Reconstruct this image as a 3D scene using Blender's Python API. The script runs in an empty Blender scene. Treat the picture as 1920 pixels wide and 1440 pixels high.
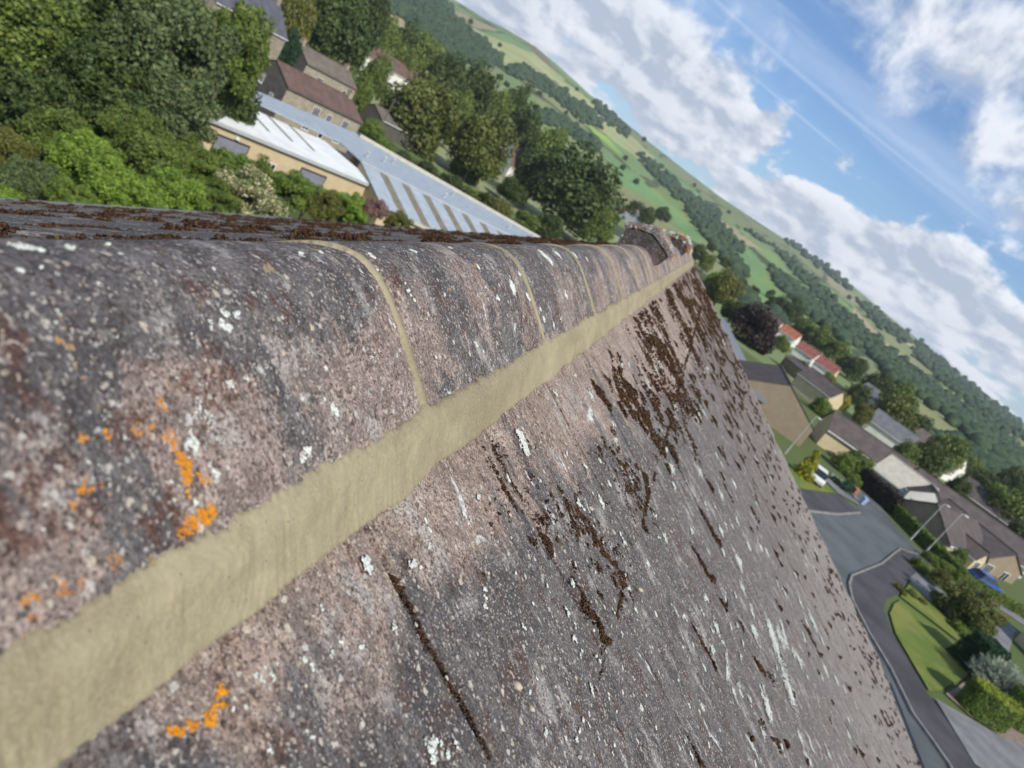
import bpy, bmesh, random
import numpy as np
from math import *
from mathutils import Vector, noise, Matrix

# ------------------------------------------------------------------ camera
FPX = 1380.0                                   # focal length in pixels of a 1920 wide frame
ROLL = radians(34); PITCH = atan(430/FPX); YAW = atan(175/sqrt(FPX*FPX+430*430))
FH = np.array([-sin(YAW), cos(YAW), 0]); HH = np.array([cos(YAW), sin(YAW), 0]); ZZ = np.array([0, 0, 1.])
FF = FH*cos(PITCH)-ZZ*sin(PITCH); UU = FH*sin(PITCH)+ZZ*cos(PITCH)
scene = bpy.context.scene
col = scene.collection
cam = bpy.data.cameras.new("camera"); camo = bpy.data.objects.new("camera", cam); col.objects.link(camo)
CX = HH*cos(ROLL)+UU*sin(ROLL); CY = -HH*sin(ROLL)+UU*cos(ROLL)
M = Matrix(((CX[0], CY[0], -FF[0], 0), (CX[1], CY[1], -FF[1], 0), (CX[2], CY[2], -FF[2], 0), (0, 0, 0, 1)))
camo.matrix_world = M
cam.sensor_width = 36; cam.lens = FPX*36/1920
cam.clip_start = 0.02; cam.clip_end = 20000
cam.dof.use_dof = True; cam.dof.focus_distance = 0.85; cam.dof.aperture_fstop = 9.0
scene.camera = camo
scene.view_settings.view_transform = 'Standard'; scene.view_settings.look = 'None'
scene.view_settings.exposure = 0.30; scene.view_settings.gamma = 1

# ------------------------------------------------------------------ sun
SUN = Vector((0.58, -0.56, 0.66)).normalized()
sl = bpy.data.lights.new("sun", 'SUN'); so = bpy.data.objects.new("sun", sl); col.objects.link(so)
so.rotation_euler = SUN.to_track_quat('Z', 'Y').to_euler()
sl.energy = 4.0; sl.angle = radians(0.6); sl.color = (1, 0.95, 0.87)

# ------------------------------------------------------------------ node helpers
class NT:
    def __init__(s, tree): s.t = tree; s.n = tree.nodes; s.l = tree.links
    def new(s, t, **k):
        n = s.n.new(t)
        for a, b in k.items(): setattr(n, a, b)
        return n
    def put(s, sock, v):
        if isinstance(v, bpy.types.NodeSocket): s.l.new(v, sock)
        elif v is not None:
            if hasattr(sock.default_value, '__len__'):
                v = tuple(v) if hasattr(v, '__len__') else (v, v, v)
                if len(sock.default_value) == 4 and len(v) == 3: v = (*v, 1)
            sock.default_value = v
    def math(s, op, a, b=None, c=None, clamp=False):
        n = s.new('ShaderNodeMath', operation=op, use_clamp=clamp)
        s.put(n.inputs[0], a)
        if b is not None: s.put(n.inputs[1], b)
        if c is not None: s.put(n.inputs[2], c)
        return n.outputs[0]
    def vmath(s, op, a, b=None):
        n = s.new('ShaderNodeVectorMath', operation=op); s.put(n.inputs[0], a)
        if b is not None: s.put(n.inputs[1], b)
        return n.outputs['Value'] if op in ('LENGTH', 'DOT_PRODUCT') else n.outputs[0]
    def mix(s, f, a, b, blend='MIX'):
        n = s.new('ShaderNodeMix', data_type='RGBA', blend_type=blend); n.clamp_factor = True
        s.put(n.inputs[0], f); s.put(n.inputs[6], a); s.put(n.inputs[7], b); return n.outputs[2]
    def ramp(s, v, lo, hi, a=0., b=1., smooth=True):
        n = s.new('ShaderNodeMapRange', interpolation_type='SMOOTHSTEP' if smooth else 'LINEAR')
        s.put(n.inputs[0], v); s.put(n.inputs[1], lo); s.put(n.inputs[2], hi); s.put(n.inputs[3], a); s.put(n.inputs[4], b)
        return n.outputs[0]
    def noise(s, vec, scale, detail=4, rough=.55, dist=0., out='Fac'):
        n = s.new('ShaderNodeTexNoise'); s.put(n.inputs['Vector'], vec); n.inputs['Scale'].default_value = scale
        n.inputs['Detail'].default_value = detail; n.inputs['Roughness'].default_value = rough; n.inputs['Distortion'].default_value = dist
        return n.outputs[out]
    def voro(s, vec, scale, out='Distance', feat='F1', rnd=1.):
        n = s.new('ShaderNodeTexVoronoi', feature=feat); s.put(n.inputs['Vector'], vec); n.inputs['Scale'].default_value = scale
        n.inputs['Randomness'].default_value = rnd
        return n.outputs[out]
    def mapping(s, vec, scale=(1, 1, 1), rot=(0, 0, 0), loc=(0, 0, 0)):
        n = s.new('ShaderNodeMapping'); s.put(n.inputs[0], vec); n.inputs[1].default_value = loc
        n.inputs[2].default_value = rot; n.inputs[3].default_value = scale; return n.outputs[0]

def material(name):
    m = bpy.data.materials.new(name); m.use_nodes = True
    n = NT(m.node_tree); b = n.n['Principled BSDF']; b.inputs['Specular IOR Level'].default_value = .25
    tc = n.new('ShaderNodeTexCoord')
    return m, n, b, tc.outputs['Object'], tc.outputs['Generated']

def bump(n, b, h, strength=.5, dist=.001, normal=None):
    x = n.new('ShaderNodeBump'); n.put(x.inputs['Height'], h); x.inputs['Strength'].default_value = strength
    x.inputs['Distance'].default_value = dist
    if normal is not None: n.put(x.inputs['Normal'], normal)
    n.l.new(x.outputs[0], b.inputs['Normal']); return x.outputs[0]

# ------------------------------------------------------------------ sky (world)
world = bpy.data.worlds.new("World"); scene.world = world; world.use_nodes = True
def build_world():
    n = NT(world.node_tree); n.n.clear()
    out = n.new('ShaderNodeOutputWorld'); bg = n.new('ShaderNodeBackground')
    n.l.new(bg.outputs[0], out.inputs[0]); bg.inputs[1].default_value = 0.1
    sky = n.new('ShaderNodeTexSky', sky_type='NISHITA'); sky.sun_disc = False
    sky.sun_elevation = asin(SUN.z); sky.sun_rotation = atan2(SUN.x, SUN.y)
    sky.air_density = 1.0; sky.dust_density = .6; sky.ozone_density = 2.0
    tc = n.new('ShaderNodeTexCoord'); d = n.vmath('NORMALIZE', tc.outputs['Generated'])
    sp = n.new('ShaderNodeSeparateXYZ'); n.l.new(d, sp.inputs[0])
    az = n.math('MULTIPLY', n.math('ARCTAN2', sp.outputs[0], sp.outputs[1]), 180/pi)
    el = n.math('MULTIPLY', n.math('ARCSINE', sp.outputs[2]), 180/pi)
    elc = n.math('MAXIMUM', el, 0.)
    v = n.math('MULTIPLY', n.math('LOGARITHM', n.math('ADD', elc, 4.), e), 3.6)
    u = n.math('MULTIPLY', az, .2)
    def vec(dv=0., du=0.):
        c = n.new('ShaderNodeCombineXYZ'); n.put(c.inputs[0], n.math('ADD', u, du)); n.put(c.inputs[1], n.math('ADD', v, dv)); n.put(c.inputs[2], 3.7)
        return c.outputs[0]
    nz = n.noise(vec(), 1.05, 9, .56, .15)
    nz2 = n.noise(vec(.22, .12), 1.05, 9, .56, .15)
    # ellipses (az, el, raz, rel, weight) where the cloud banks stand
    E = [(-19, 9.5, 10, 4.2, 1.35), (-11, 7.6, 7, 3.4, 1.3), (-4.5, 7.2, 4.2, 2.4, 1.15), (-27, 8, 10, 5, 1.2), (-22, 5.0, 12, 2.4, 1.0),
         (-6, 4.6, 7, 1.6, .95), (2, 4.0, 9, 2.0, 1.05), (8, 5.4, 6, 2.0, 1.3), (13, 5.6, 5, 2.1, 1.45), (18, 5.2, 5, 1.8, 1.35), (22, 4.3, 6, 1.8, 1.25), (28, 5, 7, 3, 1),
         (9, 3.2, 12, 1.2, .8), (20, 2.3, 9, 1.0, .7),
         (-2, 18.5, 7, 2.6, .8), (3, 19, 6, 4, .9), (8, 18, 6, 4.5, .98), (12, 15.5, 5, 3, .95), (15.5, 12.6, 3, 2.4, .85), (16, 20, 14, 4, .95), (22, 14, 5, 5, 1),
         (-14, 21, 8, 4, .8), (-45, 12, 14, 9, .9), (50, 14, 16, 9, .9), (0, 40, 30, 12, .9), (60, 45, 30, 15, .9), (-70, 35, 25, 14, .9), (120, 25, 30, 12, .9), (-130, 25, 30, 12, .9), (175, 30, 25, 14, .9), (5, 9.0, 4.0, .9, .42)]
    cov = None
    for a, ee, ra, re, w in E:
        dx = n.math('DIVIDE', n.math('SUBTRACT', az, float(a)), float(ra)); dy = n.math('DIVIDE', n.math('SUBTRACT', el, float(ee)), float(re))
        r2 = n.math('ADD', n.math('MULTIPLY', dx, dx), n.math('MULTIPLY', dy, dy))
        g = n.math('MULTIPLY', n.math('EXPONENT', n.math('MULTIPLY', r2, -.7)), float(w))
        cov = g if cov is None else n.math('MAXIMUM', cov, g)
    dens = n.math('ADD', cov, n.math('MULTIPLY', n.math('SUBTRACT', nz, .5), 2.3))
    dens2 = n.math('ADD', cov, n.math('MULTIPLY', n.math('SUBTRACT', nz2, .5), 2.3))
    hi = n.ramp(el, 9, 13); a = n.math('ADD', n.math('MULTIPLY', n.ramp(dens, .42, .66), n.math('SUBTRACT', 1., hi)), n.math('MULTIPLY', n.ramp(dens, .30, 1.02), hi))
    # lit side minus shaded side
    sh = n.math('SUBTRACT', dens, dens2)
    lit = n.ramp(sh, -.28, .24)
    thick = n.ramp(dens, .65, 1.35)
    shade = n.math('ADD', n.math('SUBTRACT', lit, n.math('MULTIPLY', thick, .30)), n.ramp(el, 9, 4, 0, .12), clamp=True)
    ccol = n.mix(shade, (4.1, 4.7, 5.8), (7.9, 8.2, 8.7))
    # high thin cirrus streaks
    c = n.new('ShaderNodeCombineXYZ')
    sk = n.math('ADD', n.math('MULTIPLY', el, .60), n.math('MULTIPLY', az, .075))
    n.put(c.inputs[0], n.math('MULTIPLY', n.math('SUBTRACT', az, n.math('MULTIPLY', el, .1)), .05)); n.put(c.inputs[1], sk); n.put(c.inputs[2], 1.3)
    cz = n.noise(c.outputs[0], .62, 6, .6, .3)
    cm = n.ramp(cz, .44, .78, 0, .36)
    cm = n.math('MULTIPLY', cm, n.ramp(el, 6, 11))
    # contrail: a bright thin line
    def trail(a0, e0, a1, e1, w, s):
        k = (e1-e0)/(a1-a0)
        off = n.math('ABSOLUTE', n.math('SUBTRACT', n.math('SUBTRACT', el, e0), n.math('MULTIPLY', n.math('SUBTRACT', az, a0), k)))
        t = n.ramp(off, 0., w, s, 0.)
        t = n.math('MULTIPLY', t, n.ramp(az, a0-2, a0+2)); t = n.math('MULTIPLY', t, n.ramp(az, a1-3, a1+1, 1, 0))
        return n.math('MULTIPLY', t, n.ramp(cz, .3, .6, .5, 1))
    cm = n.math('MAXIMUM', cm, trail(-11, 13.2, 15, 10.3, .30, .24))
    cm = n.math('MAXIMUM', cm, trail(-5, 10.6, 4, 9.6, .16, .26))
    cm = n.math('MAXIMUM', cm, trail(-10, 13.8, 12, 12.2, 1.6, .18))
    base = n.mix(1., sky.outputs[0], (.74, .90, 1.10), 'MULTIPLY')
    hz = n.ramp(el, -2, 8, .45, 0.)
    base = n.mix(hz, base, (5.2, 6.6, 8.6))
    c1 = n.mix(cm, base, (7.8, 8.6, 9.8))
    c2 = n.mix(a, c1, ccol)
    n.l.new(c2, bg.inputs[0])
build_world()

# ------------------------------------------------------------------ geometry helpers
def ray(x, y):
    dx = x-960; dy = y-720
    return (cos(ROLL)*dx+sin(ROLL)*dy)*HH+(sin(ROLL)*dx-cos(ROLL)*dy)*UU+FPX*FF
def onplane(x, y, z):
    r = ray(x, y); return r*(z/r[2])

def tag(o, label=None, cat=None, group=None, kind=None):
    if label: o['label'] = label
    if cat: o['category'] = cat
    if group: o['group'] = group
    if kind: o['kind'] = kind
    return o
def empty(name, loc, rz=0):
    o = bpy.data.objects.new(name, None); o.location = loc; o.rotation_euler.z = rz; o.empty_display_size = .3
    col.objects.link(o); return o
def link(name, me, mat, parent=None, loc=None, rz=0):
    o = bpy.data.objects.new(name, me); col.objects.link(o)
    if mat is not None and not me.materials: me.materials.append(mat)
    if parent is not None: o.parent = parent
    if loc is not None: o.location = loc
    o.rotation_euler.z = rz
    return o
def mesh(name, verts, faces, smooth=False):
    me = bpy.data.meshes.new(name); me.from_pydata([tuple(v) for v in verts], [], [tuple(f) for f in faces]); me.update()
    if smooth: me.shade_smooth()
    return me
def npmesh(name, V, F, smooth=False):
    """V (n,3), F (m,k) arrays with constant k"""
    V = np.asarray(V, np.float32); F = np.asarray(F, np.int32)
    me = bpy.data.meshes.new(name); k = F.shape[1]
    me.vertices.add(len(V)); me.vertices.foreach_set('co', V.ravel())
    me.loops.add(F.size); me.loops.foreach_set('vertex_index', F.ravel())
    me.polygons.add(len(F)); me.polygons.foreach_set('loop_start', np.arange(0, F.size, k, dtype=np.int32))
    me.polygons.foreach_set('loop_total', np.full(len(F), k, np.int32))
    me.update(calc_edges=True); me.validate()
    if smooth: me.shade_smooth()
    return me
class MB:
    def __init__(s): s.v = []; s.f = []
    def add(s, v, f):
        b = len(s.v); s.v += [tuple(p) for p in v]; s.f += [tuple(i+b for i in q) for q in f]; return s
    def box(s, x0, x1, y0, y1, z0, z1):
        return s.add([(x0, y0, z0), (x1, y0, z0), (x1, y1, z0), (x0, y1, z0), (x0, y0, z1), (x1, y0, z1), (x1, y1, z1), (x0, y1, z1)],
                     [(0, 3, 2, 1), (4, 5, 6, 7), (0, 1, 5, 4), (1, 2, 6, 5), (2, 3, 7, 6), (3, 0, 4, 7)])
    def prism(s, poly, z0, z1):
        n = len(poly)
        return s.add([(x, y, z0) for x, y in poly]+[(x, y, z1) for x, y in poly],
                     [tuple(range(n))[::-1], tuple(range(n, 2*n))]+[(i, (i+1) % n, (i+1) % n+n, i+n) for i in range(n)])
    def tube(s, p, q, r0, r1, k=8):
        p = Vector(p); q = Vector(q); d = (q-p).normalized(); a = d.orthogonal().normalized(); b = d.cross(a)
        v = [p+(a*cos(2*pi*i/k)+b*sin(2*pi*i/k))*r0 for i in range(k)]+[q+(a*cos(2*pi*i/k)+b*sin(2*pi*i/k))*r1 for i in range(k)]
        return s.add(v, [tuple(range(k))[::-1], tuple(range(k, 2*k))]+[(i, (i+1) % k, (i+1) % k+k, i+k) for i in range(k)])
    def build(s, name, mat, parent=None, smooth=False, loc=None, rz=0):
        return link(name, mesh(name, s.v, s.f, smooth), mat, parent, loc, rz)
_ico = {}
def ico(sub):
    if sub not in _ico:
        bm = bmesh.new(); bmesh.ops.create_icosphere(bm, subdivisions=sub, radius=1)
        _ico[sub] = (np.array([v.co[:] for v in bm.verts]), np.array([[v.index for v in f.verts] for f in bm.faces])); bm.free()
    return _ico[sub]
def blobs(name, C, R, sub=1, jit=.2, seed=0, flat=None, axes=None):
    """many small uneven lumps in one mesh: C (n,3) centres, R (n,3) radii; axes: 3x3 frame rows"""
    rs = np.random.RandomState(seed); V, F = ico(sub); n = len(C); m = len(V)
    C = np.asarray(C, float); R = np.asarray(R, float)
    if R.ndim == 1: R = np.repeat(R[:, None], 3, 1)
    a = rs.uniform(0, 2*pi, n); c, s_ = np.cos(a), np.sin(a)
    W = np.repeat(V[None], n, 0)*(1+rs.uniform(-jit, jit, (n, m, 1)))
    X = W[..., 0]*c[:, None]-W[..., 1]*s_[:, None]; Y = W[..., 0]*s_[:, None]+W[..., 1]*c[:, None]
    W = np.stack([X, Y, W[..., 2]], -1)*R[:, None, :]
    if axes is not None: W = W@np.asarray(axes)
    W = W+C[:, None, :]
    FFc = F[None]+(np.arange(n)*m)[:, None, None]
    return npmesh(name, W.reshape(-1, 3), FFc.reshape(-1, 3), True)

random.seed(7); RS = np.random.RandomState(7)

# ------------------------------------------------------------------ simple materials
def plain(name, c, var=.12, scale=3., rough=.8, c2=None, detail=4, bstr=0, bscale=20, spec=.25):
    m, n, b, oc, gc = material(name)
    f = n.noise(oc, scale, detail)
    d = c2 if c2 else tuple(max(0, k*(1-3*var)) for k in c)
    n.put(b.inputs['Base Color'], n.mix(n.ramp(f, .32, .68), c, d)); b.inputs['Roughness'].default_value = rough
    b.inputs['Specular IOR Level'].default_value = spec
    if bstr: bump(n, b, n.noise(oc, bscale, 3), bstr, .02)
    return m
def ribbed(name, c, c2, period, axis=0, rough=.7, depth=.02):
    m, n, b, oc, gc = material(name)
    sp = n.new('ShaderNodeSeparateXYZ'); n.l.new(oc, sp.inputs[0])
    s = n.math('SINE', n.math('MULTIPLY', sp.outputs[axis], 2*pi/period))
    f = n.noise(oc, 1.2, 5)
    n.put(b.inputs['Base Color'], n.mix(n.ramp(f, .3, .7), c, c2)); b.inputs['Roughness'].default_value = rough
    pl = n.math('FRACT', n.math('MULTIPLY', sp.outputs[0], .95)); ln = n.ramp(pl, 0, .10, .45, 0)
    n.put(b.inputs['Base Color'], n.mix(ln, n.mix(n.ramp(f, .3, .7), c, c2), tuple(x*.6 for x in c)))
    bump(n, b, s, .7, depth); return m
def rooftile(name, c, c2, course=.3, rough=.85):
    m, n, b, oc, gc = material(name)
    w = n.new('ShaderNodeTexBrick'); n.put(w.inputs['Vector'], n.mapping(oc, (1, 1, 1)))
    sp = n.new('ShaderNodeSeparateXYZ'); n.l.new(oc, sp.inputs[0])
    saw = n.math('FRACT', n.math('DIVIDE', sp.outputs[2], course*.5))
    f = n.noise(oc, .9, 6); g = n.noise(oc, 9, 3)
    k = n.mix(n.ramp(f, .35, .65), c, c2)
    k = n.mix(n.ramp(g, .5, .75, 0, .35), k, tuple(x*1.7 for x in c))
    n.n.remove(w)
    k = n.mix(n.ramp(saw, 0, .16, .35, 0), k, tuple(x*.4 for x in c))
    n.put(b.inputs['Base Color'], k); b.inputs['Roughness'].default_value = rough
    bump(n, b, saw, .4, .03); return m
def brick(name, c, c2, mortar, sc=1., bw=.225, bh=.075, rough=.85):
    m, n, b, oc, gc = material(name)
    sp = n.new('ShaderNodeSeparateXYZ'); n.l.new(oc, sp.inputs[0])
    cb = n.new('ShaderNodeCombineXYZ'); n.put(cb.inputs[0], n.math('ADD', sp.outputs[0], sp.outputs[1])); n.put(cb.inputs[1], sp.outputs[2])
    w = n.new('ShaderNodeTexBrick'); n.l.new(cb.outputs[0], w.inputs['Vector'])
    w.inputs['Color1'].default_value = (*c, 1); w.inputs['Color2'].default_value = (*c2, 1); w.inputs['Mortar'].default_value = (*mortar, 1)
    w.inputs['Scale'].default_value = 1; w.inputs['Brick Width'].default_value = bw*sc; w.inputs['Row Height'].default_value = bh*sc
    w.inputs['Mortar Size'].default_value = .012*sc
    f = n.noise(oc, .7, 5)
    n.put(b.inputs['Base Color'], n.mix(n.ramp(f, .35, .75, 0, .35), w.outputs[0], tuple(x*.55 for x in c)))
    b.inputs['Roughness'].default_value = rough
    bump(n, b, w.outputs['Fac'], -.3, .01); return m
MW = plain('white_paint', (.75, .75, .73), .04, 2, .5)
MG = plain('dark_window_glass', (.03, .035, .045), .1, 2, .08, spec=.6)
MSTONE = brick('coursed_gritstone', (.40, .345, .245), (.27, .235, .17), (.22, .2, .165), 1, .55, .22)
MSTONE2 = brick('weathered_gritstone', (.36, .30, .21), (.24, .20, .15), (.2, .18, .14), 1, .6, .24)
MSTONED = plain('dark_grey_brown_wall', (.11, .10, .085), .1, 2, .9)  # one dark grey-brown tone, for stone house gables and the outbuilding
MTAN = brick('tan_brick', (.27, .205, .13), (.22, .17, .11), (.26, .22, .16), 1)
MCREAM = brick('cream_reconstituted_stone', (.58, .48, .29), (.52, .43, .26), (.5, .43, .3), 1, .45, .15)
MBUFF = brick('buff_brick', (.56, .43, .25), (.50, .39, .23), (.5, .41, .28), 1)
MRENDER = plain('white_render', (.70, .68, .62), .04, .8, .9)
MBROWN = rooftile('brown_concrete_tiles', (.105, .085, .078), (.075, .062, .060))
MREDB = rooftile('red_brown_tiles', (.15, .092, .072), (.10, .068, .058))
MSLATE = rooftile('blue_grey_slate', (.10, .10, .12), (.075, .075, .092), .22)
MSTROOF = rooftile('stone_slate_roof', (.17, .14, .11), (.115, .097, .08), .4)
MORANGE = rooftile('orange_pantiles', (.36, .13, .07), (.24, .09, .055))
MREDP = rooftile('dull_red_pantiles', (.27, .10, .08), (.18, .07, .06))
MGREYR = rooftile('grey_tiles', (.16, .16, .17), (.12, .12, .13))
MCREAMR = plain('pale_weathered_hipped_tiles', (.50, .47, .38), .06, 1.5, .85)
MSHEET = ribbed('pale_blue_ribbed_sheeting', (.40, .45, .48), (.31, .36, .40), .33, 0, .5, .03)
MWHSHEET = plain('white_coated_sheeting', (.78, .80, .77), .05, .5, .55)
MSKY = plain('weathered_translucent_strip', (.22, .19, .13), .1, 1.5, .6)
MDOOR = plain('grey_roller_shutter', (.22, .22, .26), .06, 2, .5)
MPOLE = plain('galvanised_steel', (.42, .43, .42), .05, 4, .5)
MGUT = plain('grey_plastic_gutter', (.20, .21, .22), .05, 4, .5)
MASPH = plain('worn_asphalt', (.115, .128, .132), .10, .35, .9, bstr=.1, bscale=60)
MPAVE = plain('dark_tarmac_path', (.078, .075, .082), .12, .5, .9)
MKERB = plain('concrete_kerb', (.27, .26, .23), .1, 2, .9)
MCONC = plain('pale_concrete_drive', (.22, .22, .22), .1, .8, .9)
MGRAV = plain('pinkish_gravel', (.30, .23, .19), .14, 7, .95)
MWOODF = plain('grey_timber', (.13, .12, .10), .1, 4, .9)
def lawnmat():
    m, n, b, oc, gc = material('mown_grass')
    f = n.noise(oc, .35, 5); g = n.noise(n.mapping(oc, (2, 12, 2)), 3, 4)
    c = n.mix(n.ramp(f, .35, .65), (.10, .155, .022), (.205, .21, .045)); c = n.mix(n.ramp(g, .4, .7, 0, .4), c, (.13, .15, .05))
    n.put(b.inputs['Base Color'], c); b.inputs['Roughness'].default_value = .9; bump(n, b, n.noise(oc, 40, 3), .4, .03); return m
MLAWN = lawnmat()
def leafmat(name, c1, c2, c3=None, tr=.18, lo=.60):
    m, n, b, oc, gc = material(name)
    g = n.new('ShaderNodeNewGeometry'); r = g.outputs['Random Per Island']
    f = n.noise(oc, 2.2, 3)
    c = n.mix(r, c1, c2)
    c = n.mix(n.ramp(f, .40, .60, 0, .7), c, tuple(x*.62 for x in c1)); c = n.mix(n.ramp(n.noise(oc, 5.5, 3), .50, .66, 0, .6), c, (c2[0]*1.5, c2[1]*1.3, c2[2]*1.1))
    if c3: c = n.mix(n.ramp(r, lo, lo+.05), c, c3)
    n.put(b.inputs['Base Color'], c); b.inputs['Roughness'].default_value = .55
    t = n.new('ShaderNodeBsdfTranslucent'); n.put(t.inputs[0], c)
    ms = n.new('ShaderNodeMixShader'); ms.inputs[0].default_value = tr
    n.l.new(b.outputs[0], ms.inputs[1]); n.l.new(t.outputs[0], ms.inputs[2])
    n.l.new(ms.outputs[0], n.n['Material Output'].inputs[0]); return m
L_MID = leafmat('leaves_mid_green', (.09, .145, .028), (.17, .22, .05))
L_DARK = leafmat('leaves_dark_green', (.042, .074, .02), (.09, .125, .034))
L_BLUE = leafmat('leaves_grey_green', (.085, .125, .045), (.15, .195, .08))
L_BRIGHT = leafmat('leaves_bright_green', (.13, .225, .03), (.24, .35, .055))
L_OLIVE = leafmat('leaves_olive', (.11, .125, .025), (.17, .18, .045))
L_LIME = leafmat('leaves_lime_tree', (.085, .11, .02), (.15, .165, .045))
L_YELL = leafmat('leaves_golden', (.26, .27, .02), (.36, .36, .04))
L_COP = leafmat('leaves_copper', (.028, .02, .017), (.05, .033, .025))
L_SILV = leafmat('leaves_silver', (.30, .37, .27), (.46, .52, .42))
L_ELDER = leafmat('leaves_and_cream_flowers', (.12, .17, .05), (.18, .22, .08), (.62, .54, .33))
L_PINK = leafmat('leaves_and_pink_flowers', (.12, .17, .05), (.16, .20, .06), (.50, .14, .28))
L_ORNG = leafmat('leaves_turning_orange', (.10, .15, .03), (.15, .19, .05), (.42, .20, .06), lo=.86)
L_HEDGE = leafmat('hedge_leaves', (.11, .18, .03), (.18, .25, .05))
L_HEDGEY = leafmat('yellow_green_hedge_leaves', (.22, .29, .03), (.33, .38, .045))
L_YEW = leafmat('yew_leaves', (.02, .055, .022), (.035, .08, .035))
MBARK = plain('bark', (.13, .11, .085), .12, 4, .95)
MWOODS = None

# ------------------------------------------------------------------ foreground: weathered concrete surfaces
def concrete(name, ridge, dk=1.):
    m, n, b, oc, gc = material(name)
    sp = n.new('ShaderNodeSeparateXYZ'); n.l.new(oc, sp.inputs[0]); X, Y, Zc = sp.outputs
    # coordinates stretched down the slope so stains run the way water does
    q_ = .62 if ridge else .42; st = n.mapping(oc, (q_, 1.0, q_)); st2 = n.mapping(oc, (q_, 1.0, q_), loc=(4, 2, 1))
    big = n.noise(st, 6.5, 7, .66, .6); mid = n.noise(st2, 30, 7, .70, .4); mid2 = n.noise(n.mapping(oc, (.7, 1, .7), loc=(9, 3, 1)), 55, 5, .7, .3)
    fine = n.noise(oc, 360, 4, .8); fine2 = n.noise(n.mapping(oc, (1, 1, 1), loc=(3, 3, 3)), 150, 5, .75); fine3 = n.noise(n.mapping(oc, (1, 1, 1), loc=(1, 8, 3)), 560, 3, .8)
    tile = n.new('ShaderNodeNewGeometry').outputs['Random Per Island']
    def K(*c): return tuple(x*dk for x in c)
    if ridge:
        down = n.math('SUBTRACT', -.17, Zc)
        pk = n.ramp(n.math('ADD', n.math('MULTIPLY', n.math('SUBTRACT', big, .5), 5.0), n.ramp(down, -.005, .045, .12, .60)), .30, .60)
        dark, pink, rust = K(.100, .092, .092), K(.335, .258, .220), K(.140, .066, .045)
    else:
        down = n.math('ABSOLUTE', n.math('ADD', X, .24)); left = n.ramp(X, -.34, -.38)
        dd = n.math('SUBTRACT', down, n.math('MULTIPLY', n.math('MINIMUM', Y, 3.), .10))
        pk = n.ramp(n.math('ADD', n.math('MULTIPLY', n.math('SUBTRACT', big, .5), 3.6), n.ramp(dd, .06, .30, .98, -.36)), .30, .68)
        dark, pink, rust = K(.092, .086, .086), K(.39, .295, .240), K(.125, .068, .046)
    c = n.mix(n.ramp(mid, .38, .64), dark, K(.195, .178, .170))
    if not ridge:
        c = n.mix(n.ramp(down, .6, 2.2, 0, .80), c, K(.255, .230, .213))
        c = n.mix(n.ramp(tile, 0, 1, 0, .25), c, K(.15, .134, .123))
    if not ridge: pk = n.math('MULTIPLY', pk, n.math('SUBTRACT', 1., left))
    pc = n.mix(n.ramp(mid2, .38, .62), tuple(x*.68 for x in pink), tuple(min(1, x*1.25) for x in pink))
    c = n.mix(pk, c, pc)
    rs_ = n.math('MULTIPLY', n.ramp(mid2, .50, .58), n.ramp(n.noise(n.mapping(oc, (1, 1, 1), loc=(2, 6, 1)), 12, 5, .65), .46, .58))
    c = n.mix(n.math('MULTIPLY', rs_, .85 if ridge else .7), c, rust)
    # near-black algae stains in runs
    bl = n.math('MULTIPLY', n.ramp(mid, .52, .62), n.ramp(n.noise(n.mapping(st, (1, 1, 1), loc=(5, 5, 5)), 7, 5, .6), .47, .62))
    c = n.mix(n.math('MULTIPLY', bl, .75), c, K(.055, .052, .056))
    if not ridge:
        ms_ = n.noise(n.mapping(oc, (.35, 1, .35), loc=(8, 1, 4)), 9, 7, .72, .3)
        mk = n.math('MULTIPLY', n.math('MULTIPLY', n.ramp(Y, 2.2, 5.5), n.ramp(down, 2.3, .5, 0, 1)), n.ramp(ms_, .40, .52))
        c = n.mix(n.math('MULTIPLY', mk, .8), c, (.085, .050, .036))
        c = n.mix(n.math('MULTIPLY', left, .6), c, (.085, .080, .080))  # left slope darkened in its colour, as the side turned from the sun
    # pale bloom
    pt_ = n.noise(n.mapping(oc, (.6, 1, .6), loc=(1, 4, 9)), 85, 4, .7)
    c = n.mix(n.ramp(pt_, .62, .66, 0, .8), c, K(.06, .04, .034))
    bm = n.noise(n.mapping(oc, (.9, 1, .9) if ridge else (.6, 1, .6), loc=(6, 2, 8)), 20, 7, .75)
    c = n.mix(n.math('MULTIPLY', n.ramp(bm, .53, .64), .62), c, K(.52, .48, .44))
    # exposed aggregate, irregular pale and dark grains at several sizes
    dens_ = n.ramp(mid2, .42, .58, .25, 1.)
    wob = n.vmath('ADD', oc, n.vmath('MULTIPLY', n.noise(oc, 420, 2, .6, 0, 'Color'), (.0014, .0014, .0014)))
    def grains(scale):
        v_ = n.new('ShaderNodeTexVoronoi'); n.put(v_.inputs['Vector'], wob); v_.inputs['Scale'].default_value = scale
        s_ = n.new('ShaderNodeSeparateColor'); n.l.new(v_.outputs['Color'], s_.inputs[0]); return s_.outputs
    ga = grains(640); gb = grains(400)
    k1 = n.ramp(ga[0], 0, 1, .70, 1.34, False); cc = n.new('ShaderNodeCombineXYZ')
    for i_ in range(3): n.put(cc.inputs[i_], k1)
    c = n.mix(1., c, cc.outputs[0], 'MULTIPLY')
    c = n.mix(n.math('MULTIPLY', n.ramp(ga[1], .82, .88, 0, .75), n.ramp(mid2, .36, .56, .5, 1.)), c, K(.045, .035, .033))
    c = n.mix(n.math('MULTIPLY', n.ramp(gb[2], .86, .90, 0, .70), dens_), c, K(.075, .045, .036))
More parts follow.
